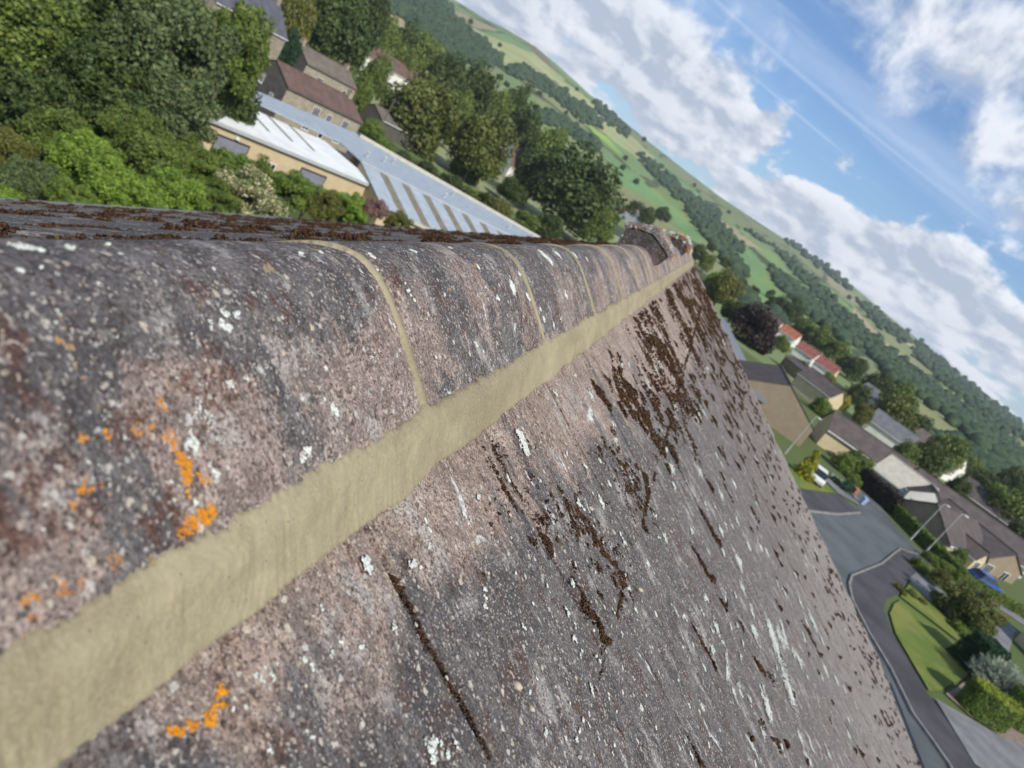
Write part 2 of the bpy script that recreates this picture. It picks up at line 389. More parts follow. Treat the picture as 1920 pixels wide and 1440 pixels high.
    c = n.mix(n.math('MULTIPLY', n.ramp(ga[2], .89, .93, 0, .58), n.ramp(mid, .66, .44, .35, 1.)), c, n.mix(ga[1], K(.62, .50, .38), K(.70, .66, .62)))
    c = n.mix(n.ramp(gb[0], .97, .98, 0, .65), c, n.mix(gb[1], K(.66, .53, .38), K(.70, .67, .62)))
    c = n.mix(n.math('MULTIPLY', n.ramp(fine2, .44, .39, 0, .7), dens_), c, K(.050, .038, .034))
    v2 = n.new('ShaderNodeTexVoronoi'); n.put(v2.inputs['Vector'], n.vmath('ADD', oc, n.vmath('MULTIPLY', n.noise(oc, 260, 2, .6, 0, 'Color'), (.004, .004, .004)))); v2.inputs['Scale'].default_value = 150
    s2 = n.new('ShaderNodeSeparateColor'); n.l.new(v2.outputs['Color'], s2.inputs[0])
    rad = n.ramp(s2.outputs[2], 0, 1, .14, .46, False)
    g2 = n.math('MULTIPLY', n.ramp(s2.outputs[0], .90, .91), n.ramp(n.math('ADD', n.math('SUBTRACT', v2.outputs['Distance'], rad), n.math('MULTIPLY', n.math('SUBTRACT', fine, .5), .9)), -.05, .05, 1, 0))
    c = n.mix(n.math('MULTIPLY', g2, .85), c, n.mix(s2.outputs[1], K(.66, .56, .42), K(.64, .63, .60)))
    # white crustose lichen flecks
    wl = n.noise(n.mapping(oc, (.95, 1, .95) if ridge else (.55, 1, .55), loc=(3.1, 1.7, 0)), 30 if ridge else 24, 7, .72, .5)
    area = n.ramp(n.noise(oc, 4.2, 3), .44, .56)
    wm = n.math('MULTIPLY', n.ramp(wl, .625, .645), area)
    c = n.mix(n.math('MULTIPLY', wm, .9), c, n.mix(n.ramp(fine2, .42, .55), (.42, .43, .41), (.82, .83, .78)))
    yl = n.noise(n.mapping(oc, (.6, 1, .6), loc=(7.1, .7, 2)), 34, 7, .74, .5)
    c = n.mix(n.ramp(yl, .645, .67, 0, .75), c, (.50, .36, .18) if ridge else (.50, .46, .30))
    n.put(b.inputs['Base Color'], c); b.inputs['Roughness'].default_value = .92
    hgt = n.math('ADD', n.math('ADD', fine, n.math('MULTIPLY', fine3, .5)), n.math('MULTIPLY', g2, .6))
    nb = bump(n, b, hgt, .7, .0022)
    bump(n, b, n.math('ADD', n.math('MULTIPLY', mid2, 1.), n.math('MULTIPLY', fine2, .8)), .8, .007, nb)
    return m
MRIDGE = concrete('weathered_concrete_ridge', True)
MTILE = concrete('weathered_concrete_roof_tile', False)
def mortarmat():
    m, n, b, oc, gc = material('fresh_sand_cement_mortar')
    f = n.noise(oc, 14, 5, .6, .6); g = n.noise(oc, 420, 2, .6); w = n.noise(n.mapping(oc, (3, 1, 3)), 3.5, 5, .6)
    c = n.mix(n.ramp(f, .3, .7), (.315, .270, .168), (.235, .20, .122)); c = n.mix(n.ramp(w, .47, .64, 0, .7), c, (.195, .162, .095))
    c = n.mix(n.ramp(g, .35, .75, 0, .45), c, (.37, .33, .23))
    v = n.new('ShaderNodeTexVoronoi'); n.put(v.inputs['Vector'], oc); v.inputs['Scale'].default_value = 420
    s = n.new('ShaderNodeSeparateColor'); n.l.new(v.outputs['Color'], s.inputs[0])
    c = n.mix(n.math('MULTIPLY', n.ramp(s.outputs[0], .965, .97), n.ramp(v.outputs['Distance'], .15, .35, .75, 0)), c, (.07, .055, .04))
    n.put(b.inputs['Base Color'], c); b.inputs['Roughness'].default_value = .9
    nb = bump(n, b, g, .5, .0009); bump(n, b, f, .5, .004, nb); return m
MMORT = mortarmat()
def mossmat():
    m, n, b, oc, gc = material('dry_brown_moss')
    r = n.new('ShaderNodeNewGeometry').outputs['Random Per Island']; f = n.noise(oc, 300, 3, .7)
    c = n.mix(r, (.020, .013, .010), (.100, .056, .034)); c = n.mix(n.ramp(f, .55, .75, 0, .6), c, (.17, .09, .035))
    c = n.mix(n.ramp(r, .95, .97, 0, .8), c, (.13, .10, .02))
    n.put(b.inputs['Base Color'], c); b.inputs['Roughness'].default_value = 1; b.inputs['Specular IOR Level'].default_value = .05
    bump(n, b, f, 1, .003); return m
MMOSS = mossmat()
MOLICH = plain('orange_crust_lichen', (.80, .35, .02), .12, 260, .9, c2=(.66, .24, .02), bstr=.6, bscale=500)
MPLICH = plain('peach_crust_lichen', (.50, .30, .14), .1, 300, .9, bstr=.6, bscale=500)
MWLICH = plain('white_crust_lichen', (.84, .86, .78), .1, 220, .95, c2=(.66, .69, .62), bstr=.6, bscale=500)

# ------------------------------------------------------------------ our roof
XC = -0.242                                     # ridge centre line
TR, TL = .566, .56
ZR = -.208                                      # where the slope planes meet
YA, YB = -1.6, 8.0                              # roof from behind the camera to the far verge
XE, XEL = 4.15, -4.2
house = empty('roofed_house', (0, 3.2, -13.5)); tag(house, 'long house under the camera with a mossy concrete tiled roof and freshly mortared ridge', 'house')
HP = Vector((0, -3.2, 13.5))
def hpart(name, me, mat, parent=house):
    o = link(name, me, mat, parent)
    if parent is house: o.location = HP
    return o
SD = radians(atan(TR)*180/pi)
def slope_pt(down, y, up=0., side=1):
    """down the slope from the apex, lifted 'up' along the normal"""
    t = TR if side > 0 else TL; a = atan(t)
    x = down*cos(a)+up*sin(a); z = -down*sin(a)+up*cos(a)
    return (XC+side*x, y, ZR+z)
def surf_up(down):
    k = max(0, ceil((down-.465)/.34)); tail = .465+.34*k; head = max(.06, tail-.42)
    return -.004+.0143*(down-head)/(tail-head)
def make_slope(side):
    rs = random.Random(3+side); V = []; F = []
    W = .2955; G = .34; L = (abs((XE if side > 0 else XEL)-XC))/cos(atan(TR))
    k = 0; tail = .465
    while tail < L+.05:
        head = max(.06, tail-.42)
        off = .46 if k % 2 == 0 else .46+W/2+.0
        j0 = int((YA-off)/W)-1
        y = off+j0*W
        while y < YB-.02:
            y0 = max(y+.0020+rs.uniform(0, .0018), YA); y1 = min(y+W-.0020-rs.uniform(0, .0018), YB-.03+.01*rs.random())
            y += W
            if y1-y0 < .03: continue
            n0 = 6 if y1 < 3 else 2
            tj = rs.uniform(-.003, .003); up0 = rs.uniform(-.0015, .0015); tw = rs.uniform(-.0015, .0015)
            th = .011
            base = len(V)
            # cross lines: head, two near tail (chamfer), tail bottom
            rows = []
            for (dn, up) in ((head, -.004+up0), (tail-.006+tj, th-.0005+up0), (tail-.001+tj, th-.0035+up0), (tail+tj, th-.0125)):
                row = []
                for i in range(n0+1):
                    yy = y0+(y1-y0)*i/n0
                    e = rs.uniform(-.0018, .0018) if dn > tail-.01 else 0
                    edge = -.0022 if i in (0, n0) else 0
                    row.append(slope_pt(dn+e, yy, up+edge+tw*(i/n0-.5)*2, side))
                rows.append(row)
            # edge skirts
            for row in rows: V += row
            nn = n0+1
            for r in range(3):
                for i in range(n0):
                    q = (base+r*nn+i, base+(r+1)*nn+i, base+(r+1)*nn+i+1, base+r*nn+i+1)
                    F.append(q if side > 0 else q[::-1])
            # sides down
            for i, rev in ((0, 0), (n0, 1)):
                b2 = len(V); yy = y0 if i == 0 else y1
                V += [slope_pt(head, yy, -.012, side), slope_pt(tail+tj, yy, -.004, side)]
                q = (base+i, b2, b2+1, base+nn+i); F.append(q)
        tail += G; k += 1
    me = mesh('roof_slope', V, F); return me
rsl = hpart('roof_slope', make_slope(1), MTILE); rsl['label'] = 'pink and grey mossy tiled slope falling to the street'
lsl = hpart('roof_slope', make_slope(-1), MTILE); lsl['label'] = 'dark mossy tiled slope beyond the ridge'
# underlay below the tiles, walls, verge, gutters
mb = MB()
for s, xe in ((1, XE), (-1, XEL)):
    Ld = abs(xe-XC)/cos(atan(TR))
    a, b_, c, d = slope_pt(.0, YA, -.02, s), slope_pt(Ld-.02, YA, -.02, s), slope_pt(Ld-.02, YB-.05, -.02, s), slope_pt(0, YB-.05, -.02, s)
    mb.add([a, b_, c, d], [(0, 1, 2, 3)])
hpart('underlay', mesh('underlay', mb.v, mb.f), plain('dark_roofing_felt', (.02, .02, .02), .1, 5))
zE = ZR-TR*(XE-XC)
mb = MB()
poly = [(XEL+.35, -13.5), (XE-.35, -13.5), (XE-.35, zE+.12), (XC, ZR-.06), (XEL+.35, ZR-TL*(abs(XEL)-.35-abs(XC))-.02)]
v = [(x, YA+.1, z) for x, z in poly]+[(x, YB-.08, z) for x, z in poly]
mb.add(v, [(0, 1, 2, 3, 4), (9, 8, 7, 6, 5)]+[(i, i+5, (i+1) % 5+5, (i+1) % 5) for i in (0, 1, 4)])
hpart('wall', mesh('wall', mb.v, mb.f), MCREAM)
for s, xe in ((1, XE), (-1, XEL)):
    mb = MB(); zz = ZR-(TR if s > 0 else TL)*abs(xe-XC)
    for i in range(10):
        pass
    k = 7; r = .055; vv = []; ff = []
    for j, yy in enumerate((YA, YB)):
        for i in range(k+1):
            a = pi+pi*i/k; vv.append((xe+s*.03+r*cos(a), yy, zz-.02+r*sin(a)))
    for i in range(k): ff.append((i, i+1, k+1+i+1, k+1+i))
    hpart('gutter', mesh('gutter', vv, ff), MGUT)
# mortared verge with the tile ends standing proud: one strip per slope
for s in (1, -1):
    mb = MB(); L = abs((XE if s > 0 else XEL)-XC)/cos(atan(TR)); tail = .465; head = .05; kk = 0
    while tail < L+.1:
        u0, u1 = head, tail
        lift = .012
        P = [slope_pt(u0, YB-.028, .001, s), slope_pt(u1, YB-.028, lift+.002, s), slope_pt(u1, YB+.028, lift+.002, s), slope_pt(u0, YB+.028, .001, s)]
        Q = [(p[0], p[1], p[2]-.05) for p in P]
        mb.add(P+Q, [(0, 1, 2, 3), (7, 6, 5, 4), (0, 4, 5, 1), (1, 5, 6, 2), (2, 6, 7, 3), (3, 7, 4, 0)])
        head = tail; tail += .34
    hpart('verge', mesh('verge', mb.v, mb.f), plain('pale_verge_mortar', (.36, .31, .27), .15, 9, .9))

# ridge profile measured across the tile (offset from the centre line, height)
PR = [(-.136, -.2585), (-.118, -.2445), (-.100, -.2285), (-.080, -.2125), (-.058, -.1955), (-.040, -.1835), (-.024, -.1755), (-.010, -.1715), (0, -.1705),
      (.010, -.1715), (.024, -.1755), (.040, -.1835), (.058, -.1955), (.080, -.2125), (.100, -.2285), (.118, -.2445), (.136, -.2585)]
PX = np.array([p[0] for p in PR]); PZ = np.array([p[1] for p in PR])
def ridge_z(dx): return float(np.interp(dx, PX, PZ))
def hit_ridge(px, py):
    r = ray(px, py); best = None
    for s in np.linspace(.1, 9, 3000):
        p = r/np.linalg.norm(r)*s
        if abs(p[0]-XC) < .134 and p[2] <= ridge_z(p[0]-XC): return p
    return None
def hit_slope(px, py):
    r = ray(px, py); c = ZR+TR*XC
    s = c/(r[2]+TR*r[0]); return r*s
def prof_frame(dx):
    e = .004; dz = (ridge_z(dx+e)-ridge_z(dx-e))/(2*e)
    t = np.array([1, 0, dz]); t /= np.linalg.norm(t); nrm = np.array([-t[2], 0, t[0]])
    return np.array([t, [0, 1, 0], nrm])
JY = .580; JP = .4655
joints = [JY+JP*i for i in range(-4, 16) if JY+JP*i < YB-.1]
ridge_tiles = []
ends = [YA]+joints+[YB+.01]
for i in range(len(ends)-1):
    y0, y1 = ends[i]+.004, ends[i+1]-.004
    if y1-y0 < .05: continue
    rs = random.Random(100+i); dz = rs.uniform(-.0020, .0012); dxx = rs.uniform(-.0012, .0012); tw = rs.uniform(-.0015, .0015)
    if abs(ends[i+1]-JY) < .01: dz = .0012
    ny = 24 if y0 < 2.5 else 6
    # dense profile
    xs = np.linspace(-.134, .134, 49); V = []; F = []
    for j in range(ny+1):
        yy = y0+(y1-y0)*j/ny; q = min(j, ny-j); rd = -.002 if q == 0 else 0
        for x in xs:
            w = noise.noise(Vector((x*14, yy*14, i*3.)))*.0016+noise.noise(Vector((x*60, yy*60, i*3.)))*.0006
            fr = prof_frame(x)[2]
            V.append((XC+x+dxx+tw*(j/ny-.5)+fr[0]*(w+rd), yy, ridge_z(x)+dz+fr[2]*(w+rd)))
    n1 = len(xs)
    for j in range(ny):
        for k in range(n1-1): F.append((j*n1+k, j*n1+k+1, (j+1)*n1+k+1, (j+1)*n1+k))
    # end thickness
    for j, rev in ((0, 0), (ny, 1)):
        b0 = len(V)
        for k in range(n1):
            p = V[j*n1+k]; fr = prof_frame(xs[k])[2]; V.append((p[0]-fr[0]*.012, p[1], p[2]-fr[2]*.012))
        for k in range(n1-1):
            q = (j*n1+k, b0+k, b0+k+1, j*n1+k+1); F.append(q)
    me = mesh('ridge_tile', V, F, True)
    ridge_tiles.append((y0, y1, hpart('ridge_tile', me, MRIDGE)))

# mortar pointing between ridge tiles
for i, yj in enumerate(joints):
    rs = random.Random(50+i); hw = (.0066 if abs(yj-JY) < .01 else rs.uniform(.0022, .0034)); V = []; F = []
    xs = np.linspace(-.124, .124, 121 if yj < 2.6 else 40); cs = [-1, -.75, 0, .75, 1]
    for k, x in enumerate(xs):
        fr = prof_frame(x)[2]
        wl = hw*(1+.55*noise.noise(Vector((x*30, i*7., 0)))+.7*noise.noise(Vector((x*200, i*7., 3)))); wr = hw*(1+.55*noise.noise(Vector((x*30, i*7., 9)))+.7*noise.noise(Vector((x*200, i*7., 5))))
        sh = .0022*noise.noise(Vector((x*12, i*2., 1)))
        if abs(yj-JY) < .01: wr *= 1.35
        for c in cs:
            h = {1: -.003, .75: .0012, 0: .0021}[abs(c)]
            V.append((XC+x+fr[0]*h, yj+sh+(wl if c < 0 else wr)*c, ridge_z(x)+fr[2]*h))
    for k in range(len(xs)-1):
        for c in range(4): F.append((k*5+c, (k+1)*5+c, (k+1)*5+c+1, k*5+c+1))
    hpart('mortar_joint', mesh('mortar_joint', V, F, True), MMORT)

# the fillet of fresh mortar bedding the ridge on each slope
def fillet(side):
    rs = random.Random(9+side); V = []; F = []
    ys = []; y = YA
    while y < YB+.0: ys.append(y); y += .0016 if (.12 < y < 1.9 and side > 0) else (.004 if 0 < y < 3.5 else .012)
    na = 30 if side > 0 else 12
    arcs = []; yy = .0
    while yy < 3.5: arcs.append((yy+rs.uniform(-.01, .01), rs.uniform(-.06, .03), rs.uniform(.05, .12), rs.uniform(.7, 1.2))); yy += rs.uniform(.045, .10)
    arr = np.array(arcs)
    for y in ys:
        w = Vector((0, y*9, side*4.)); w2 = Vector((1, y*55, side*4.)); w3 = Vector((2, y*260, side*4.))
        up = .0050*noise.noise(w)+.0042*noise.noise(w2)+.0020*noise.noise(w3)+.0022*noise.noise(w3*2.7)
        # little peaks of mortar where it runs into the joints
        for yj in joints:
            d = abs(y-yj)
            if d < .02: up += .006*(1-d/.02)
        lo = .0070*noise.noise(w+Vector((5, 0, 0)))+.0022*noise.noise(w2*.6+Vector((5, 0, 0)))+.0016*noise.noise(w3+Vector((5, 0, 0)))
        xt = .1235-up                              # on the ridge face
        a = atan(TR if side > 0 else TL)
        pt = np.array([xt, ridge_z(xt)+.0036])     # top, a skin proud of the tile
        pb = np.array([.158+lo, 0.]); pb[1] = ZR-(TR if side > 0 else TL)*pb[0]+.0075
        for j in range(na+1):
            t = j/na; pm = np.array([.1440, -.2548]); p = pt*(1-t)**2+pm*2*t*(1-t)+pb*t*t
            sag = -.0022*sin(pi*max(0., (t-.35)/.65))*(1+.6*noise.noise(Vector((y*5, t, 3))))     # trowelled hollow
            h = sag
            if j in (0, na): h -= .0035
            if side > 0 and .1 < y < 3.5 and 0 < j < na:
                s = (t-.5)*.07
                k = np.argmin(np.abs(arr[:, 0]-y-.02)); ac = arr[k]
                r = sqrt((y-ac[0]+.055)**2+(s-ac[1])**2)
                env = max(0, min(1, (sin(t*pi))*1.6))*min(1, .25+t*1.6)
                h += .00060*ac[3]*sin(r*2*pi/.0062+ac[2]*40)*env*max(0., .12+2.1*noise.noise(Vector((y*9, t*1.5, 7))))
                h += .0012*noise.noise(Vector((r*60, y*3, 2)))*env+.0007*noise.noise(Vector((y*22, t*4, 8)))*env+.0007*noise.noise(Vector((y*120, t*9, 2)))
            nrm = np.array([.81, .58])
            q = p+nrm*h
            V.append((XC+side*q[0], y, q[1]))
    n1 = na+1
    for i in range(len(ys)-1):
        for j in range(na):
            q = (i*n1+j, i*n1+j+1, (i+1)*n1+j+1, (i+1)*n1+j); F.append(q if side < 0 else q[::-1])
    o = hpart('mortar_fillet', npmesh('mortar_fillet', np.array(V), np.array(F), True), MMORT)
    return o
fillet(1); fillet(-1)

# raised flue terminals on the ridge
MTERM = concrete('dark_lichened_terminal', True, .45)
def terminal(y, w, h, ln, label):
    rs = random.Random(int(y*10)); mb = MB()
    z0 = -.172; zt = z0+h; th = .018
    # hood: an angle piece, with end face
    prof = [(-w/2, zt-h*.78), (-w/2, zt-h*.62+th), (-w*.40, zt-h*.36), (-.03, zt-.004), (.03, zt-.004), (w*.40, zt-h*.42), (w/2, zt-h*.72+th), (w/2, zt-h*.84), (w*.36, zt-h*.56), (0, zt-.028), (-w*.36, zt-h*.50)]
    n_ = len(prof); ysx = np.linspace(0, ln, 7); V = []
    for yy in ysx:
        for (a, z) in prof: V.append((XC+a*(1+rs.uniform(-.02, .02)), y+yy, z+rs.uniform(-.004, .004)))
    F = [(i*n_+j, i*n_+(j+1) % n_, (i+1)*n_+(j+1) % n_, (i+1)*n_+j) for i in range(6) for j in range(n_)]
    F += [tuple(range(n_))[::-1], tuple(6*n_+j for j in range(n_))]
    hood = hpart('flue_hood', mesh('flue_hood', V, F), MRIDGE); hood['label'] = label
    mb = MB(); pr = [(-w*.44, -.255), (-w*.45, zt-h*.62), (0, zt-.022), (w*.42, zt-h*.66), (w*.30, -.222), (0, -.165)]
    v = [(XC+a, y+.006, z) for a, z in pr]+[(XC+a, y+ln-.012, z) for a, z in pr]
    mb.add(v, [(5, 4, 3, 2, 1, 0), (6, 7, 8, 9, 10, 11)]+[(i, (i+1) % 6, (i+1) % 6+6, i+6) for i in range(6)])
    body = link('flue_body', mesh('flue_body', mb.v, mb.f), MTERM, hood)
    return hood
t1 = terminal(3.15, .24, .098, .30, 'dark raised flue hood with orange lichen')
t2 = terminal(5.65, .20, .10, .30, 'pale lichened flue hood at the end of the ridge')

# ---- lichen: crusts made of many small grains stuck to the tile
def lichen(name, pts, hit, mat, parent_of, grain, per, hgt=.0012, seed=0, spread=1., sub=1):
    rs = np.random.RandomState(seed); groups = {}
    for p in pts:
        px, py, rp = p[:3]; q = hit(px, py)
        if q is None: continue
        d = float(np.dot(q, FF)); r = rp/FPX*d*1.05*spread
        if d <= .1 or q[1] > YB-.05 or (hit is hit_slope and not (-.07 < q[0] < XE)) or (hit is hit_ridge and rp < 4.3 and q[0]-XC > .112): continue
        par = parent_of(q)
        fr = prof_frame(q[0]-XC) if hit is hit_ridge else np.array([[cos(SD), 0, -sin(SD)], [0, 1, 0], [sin(SD), 0, cos(SD)]])
        gr = min(grain*(1 if hit is hit_ridge else max(1, d*.8)), r*.36); n_ = int(max(10, min(420, per*(r/gr)**2)))
        # lumpy outline: grains cluster around a few sub-centres
        sc = rs.normal(0, r*.5, (max(2, n_//9), 2))
        for _ in range(n_):
            c = sc[rs.randint(len(sc))]+rs.normal(0, r*.22, 2)
            if hit is hit_slope and d > 1.2: c = c*np.array([1.5, 2.4])
            g = gr*rs.uniform(.5, 1.4)
            w = q+fr[0]*c[0]+fr[1]*c[1]
            if hit is hit_ridge:
                w[2] = ridge_z(w[0]-XC)+.0012; f2 = prof_frame(w[0]-XC)
            else: w[2] = ZR-TR*(w[0]-XC)+(surf_up((w[0]-XC)/cos(SD))+.0018)/cos(SD); f2 = fr
            groups.setdefault(par, []).append((w, (g, g*rs.uniform(.7, 1.3), hgt*rs.uniform(.6, 1.3)), f2))
    k = 0
    for par, L in groups.items():
        V0, F0 = ico(sub); VV = []; FFx = []
        for i, (w, R, f2) in enumerate(L):
            a = rs.uniform(0, 2*pi); W = V0*(1+rs.uniform(-.25, .25, (len(V0), 1)))
            W = np.stack([W[:, 0]*cos(a)-W[:, 1]*sin(a), W[:, 0]*sin(a)+W[:, 1]*cos(a), W[:, 2]], 1)*np.array(R)
            VV.append(W@f2+w); FFx.append(F0+i*len(V0))
        me = npmesh(name, np.concatenate(VV), np.concatenate(FFx), True)
        o = link(name, me, mat, par)
        o['kind'] = 'stuff'
def tile_at(q):
    for y0, y1, o in ridge_tiles:
        if y0-.01 <= q[1] <= y1+.01: return o
    return ridge_tiles[-1][2]
OR = [(298, 760, 9), (302, 772, 6), (258, 815, 9), (275, 805, 7), (270, 822, 6), (310, 818, 12), (318, 842, 13), (330, 862, 10), (340, 880, 13), (347, 903, 13), (375, 903, 9), (350, 938, 6),
      (372, 968, 14), (395, 965, 10), (385, 985, 7), (340, 1002, 11), (360, 987, 12), (330, 1015, 6), (150, 832, 9), (190, 823, 7), (200, 830, 5), (165, 913, 11), (142, 938, 8), (185, 913, 7), (195, 940, 5), (138, 956, 8), (160, 925, 5),
      (210, 1055, 13), (225, 1065, 8), (115, 1105, 12), (145, 1110, 8), (135, 1120, 5), (48, 1138, 14), (50, 1162, 9), (40, 1190, 5), (30, 1196, 4), (225, 1012, 4), (517, 745, 3)]
OS = [(412, 1245, 9), (403, 1250, 6), (405, 1262, 5), (400, 1286, 5), (408, 1304, 6), (398, 1338, 7), (356, 1372, 6), (338, 1376, 7), (310, 1378, 7), (286, 1362, 4), (397, 1275, 4), (398, 1297, 4), (415, 1310, 9), (408, 1325, 9), (392, 1350, 10), (383, 1358, 9), (365, 1370, 8), (347, 1366, 7), (330, 1373, 8), (318, 1380, 11), (297, 1365, 6), (305, 1372, 6), (275, 1360, 3), (372, 1245, 3)]
PEACH = [(117, 648, 14), (140, 700, 7), (148, 716, 7), (645, 515, 6), (655, 570, 6), (660, 580, 5), (630, 555, 4), (890, 500, 5), (897, 520, 4), (840, 545, 4), (925, 545, 4), (905, 560, 4)]
WR = [(380, 735, 8), (374, 758, 10), (384, 785, 12), (398, 808, 12), (392, 800, 10), (370, 775, 7), (355, 832, 11), (362, 848, 6), (422, 728, 8), (420, 618, 9), (424, 595, 7), (440, 596, 6), (360, 632, 9), (278, 663, 9), (700, 683, 9), (706, 697, 9), (712, 708, 6),
      (178, 538, 6), (188, 548, 6), (400, 898, 6), (620, 770, 7), (575, 855, 8), (565, 870, 6), (960, 540, 8), (1020, 480, 6), (1030, 490, 6), (1045, 478, 5), (1060, 555, 4), (1050, 600, 4), (990, 560, 4), (30, 468, 10), (60, 470, 10), (130, 468, 6)]
WS = [(973, 822, 9), (979, 838, 8), (983, 850, 6), (680, 1057, 9), (685, 1068, 7), (798, 1408, 9), (795, 1425, 8), (828, 1430, 6), (550, 1098, 7), (642, 1025, 5), (770, 1065, 7), (690, 1018, 5), (1033, 730, 5), (1040, 742, 4),
      (1446, 1205, 12), (1455, 1232, 14), (1466, 1262, 14), (1476, 1285, 12), (1482, 1305, 8), (1440, 1190, 8), (1462, 1195, 8), (1434, 1325, 7), (1437, 1342, 7), (1360, 1253, 8), (1412, 1190, 7), (1380, 1050, 6), (1385, 1054, 5), (1345, 1000, 5), (1259, 880, 5), (1262, 912, 4), (1310, 890, 5), (1520, 1165, 7), (1505, 1205, 5), (1390, 1105, 5), (1407, 1150, 5),
      (1120, 950, 6), (1078, 952, 5), (1008, 1388, 5), (1140, 1308, 4), (1470, 1200, 6), (1495, 1240, 6), (1545, 1260, 6), (1500, 1130, 5), (1540, 1210, 5)]
rq = random.Random(77)
for _ in range(230): WS.append((rq.uniform(1050, 1640), rq.uniform(620, 1440), rq.uniform(2.2, 4.6)))
for _ in range(60): WS.append((rq.uniform(420, 1050), rq.uniform(900, 1440), rq.uniform(2, 4.5)))
for _ in range(120): WR.append((rq.uniform(20, 1180), rq.uniform(460, 1050), rq.uniform(1.8, 4.2)))
lichen('orange_lichen', OR, hit_ridge, MOLICH, tile_at, .0007, 2.3, .0009, 1, 1.35)
lichen('orange_lichen', OS, hit_slope, MOLICH, lambda q: rsl, .0008, 2.3, .0009, 2, 1.3)
lichen('peach_lichen', PEACH, hit_ridge, MPLICH, tile_at, .0012, 2.4, .0011, 3)
lichen('white_lichen', WR, hit_ridge, MWLICH, tile_at, .0012, 5., .0009, 4, 1.5)
lichen('white_lichen', WS, hit_slope, MWLICH, lambda q: rsl, .0012, 4.5, .0005, 5, 1.5)
# lichen on the hoods
def hoodlichen(hood, mat, n_, seed, g):
    rs = random.Random(seed); vs = [v.co for v in hood.data.vertices]; fs = hood.data.polygons; C = []
    for _ in range(n_):
        f = fs[rs.randrange(len(fs))]; a, b_, c = [vs[i] for i in list(f.vertices)[:3]]
        p = a.lerp(b_, rs.random()).lerp(c, rs.random()*.6)
        for k in range(22): C.append((p.x+rs.gauss(0, .007), p.y+rs.gauss(0, .012), p.z+rs.gauss(0, .006)))
    o = link('orange_lichen' if mat is MOLICH else 'white_lichen', blobs('lichen', C, [g*rs.uniform(.5, 1.2) for _ in C], 1, .3, seed), mat, hood); o['kind'] = 'stuff'
hoodlichen(t1, MOLICH, 9, 1, .0028); hoodlichen(t2, MOLICH, 16, 2, .0035); hoodlichen(t2, MWLICH, 40, 3, .0045); hoodlichen(t1, MWLICH, 8, 4, .003)

# ---- moss: dark tufts of many small lumps, along the joints and scattered
def moss(side, clumps, seed, parent, name='moss'):
    rs = np.random.RandomState(seed); C = []; R = []
    t = TR if side > 0 else TL; a = atan(t)
    dn = np.array([side*cos(a), 0, -sin(a)]); nr = np.array([side*sin(a), 0, cos(a)])
    for (d, y, ld, ly, dens, g) in clumps:
        n_ = max(6, int(dens*2.0)); g = g*.72
        # elongated wandering tuft
        ph = rs.uniform(0, 6)
        for _ in range(n_):
            u = rs.normal(0, .42); w = rs.normal(0, .40)
            dd = d+u*ld; yy = y+w*ly+ly*.5*sin(u*3+ph)
            if dd < .19 or yy > YB-.02 or yy < YA+.1: continue
            thick = max(0, 1-(u*u+w*w)*1.2)
            up = surf_up(dd)-.001+g*rs.uniform(0, 1)*thick*2.6
            C.append(np.array([XC, yy, ZR])+dn*dd+nr*up); gg = g*rs.uniform(.45, 1.15); R.append((gg, gg*rs.uniform(.7, 1.2), gg*rs.uniform(.6, 1.)))
    print('moss', len(C)); o = link(name, blobs(name, C, R, 1, .42, seed), MMOSS, parent); o['kind'] = 'stuff'; return o
def P2(px, py):
    q = hit_slope(px, py); return ((q[0]-XC)/cos(SD), q[1])
cl = []
def line(pxs, ly, g, per=42, jit=.2):
    for (a, b_) in zip(pxs[:-1], pxs[1:]):
        (d0, y0), (d1, y1) = P2(*a), P2(*b_); L = hypot(d1-d0, y1-y0); n_ = max(1, int(L/(ly*1.8)))
        for i in range(n_):
            t = (i+.5)/n_; cl.append((d0+(d1-d0)*t, y0+(y1-y0)*t+random.uniform(-.3, .3)*ly, max(L/n_*.7, ly), ly*random.uniform(.6, 1.3), per*random.uniform(.6, 1.3), g))
line([(735, 1080), (760, 1130), (785, 1190), (830, 1280), (845, 1300)], .004, .0016, 16)
line([(845, 1300), (880, 1370), (905, 1430)], .0025, .0012, 10)
line([(1062, 1085), (1085, 1120), (1095, 1140)], .003, .0013, 10)
line([(1080, 1125), (1100, 1165), (1122, 1195), (1130, 1225)], .009, .0026, 60)
line([(1098, 1290), (1105, 1310), (1110, 1270), (1125, 1235)], .0016, .001, 8)
line([(1078, 955), (1095, 1000), (1120, 1035), (1145, 1075), (1158, 1095), (1155, 1120), (1152, 1160)], .010, .0026, 60)
for _ in range(105):
    t_ = random.random(); px_ = 1150+95*t_+random.gauss(0, 19); py_ = 705+130*t_+random.gauss(0, 20); d, y = P2(px_, py_); q_ = random.uniform(.4, 1.5)
    cl.append((d, y, .022*q_, .014*q_, 26*q_, .0034*random.uniform(.7, 1.3)))
for _ in range(95):
    t_ = random.random(); px_ = 1050+110*t_+random.gauss(0, 24); py_ = 950+150*t_+random.gauss(0, 22); d, y = P2(px_, py_); q_ = random.uniform(.3, 1.)
    cl.append((d, y, .012*q_, .008*q_, 16*q_, .0020*random.uniform(.7, 1.3)))
for _ in range(80):
    t_ = random.random(); px_ = 1130+80*t_+random.gauss(0, 14); py_ = 830+140*t_+random.gauss(0, 20); d, y = P2(px_, py_); q_ = random.uniform(.4, 1.2)
    cl.append((d, y, .016*q_, .010*q_, 18*q_, .0025*random.uniform(.7, 1.3)))
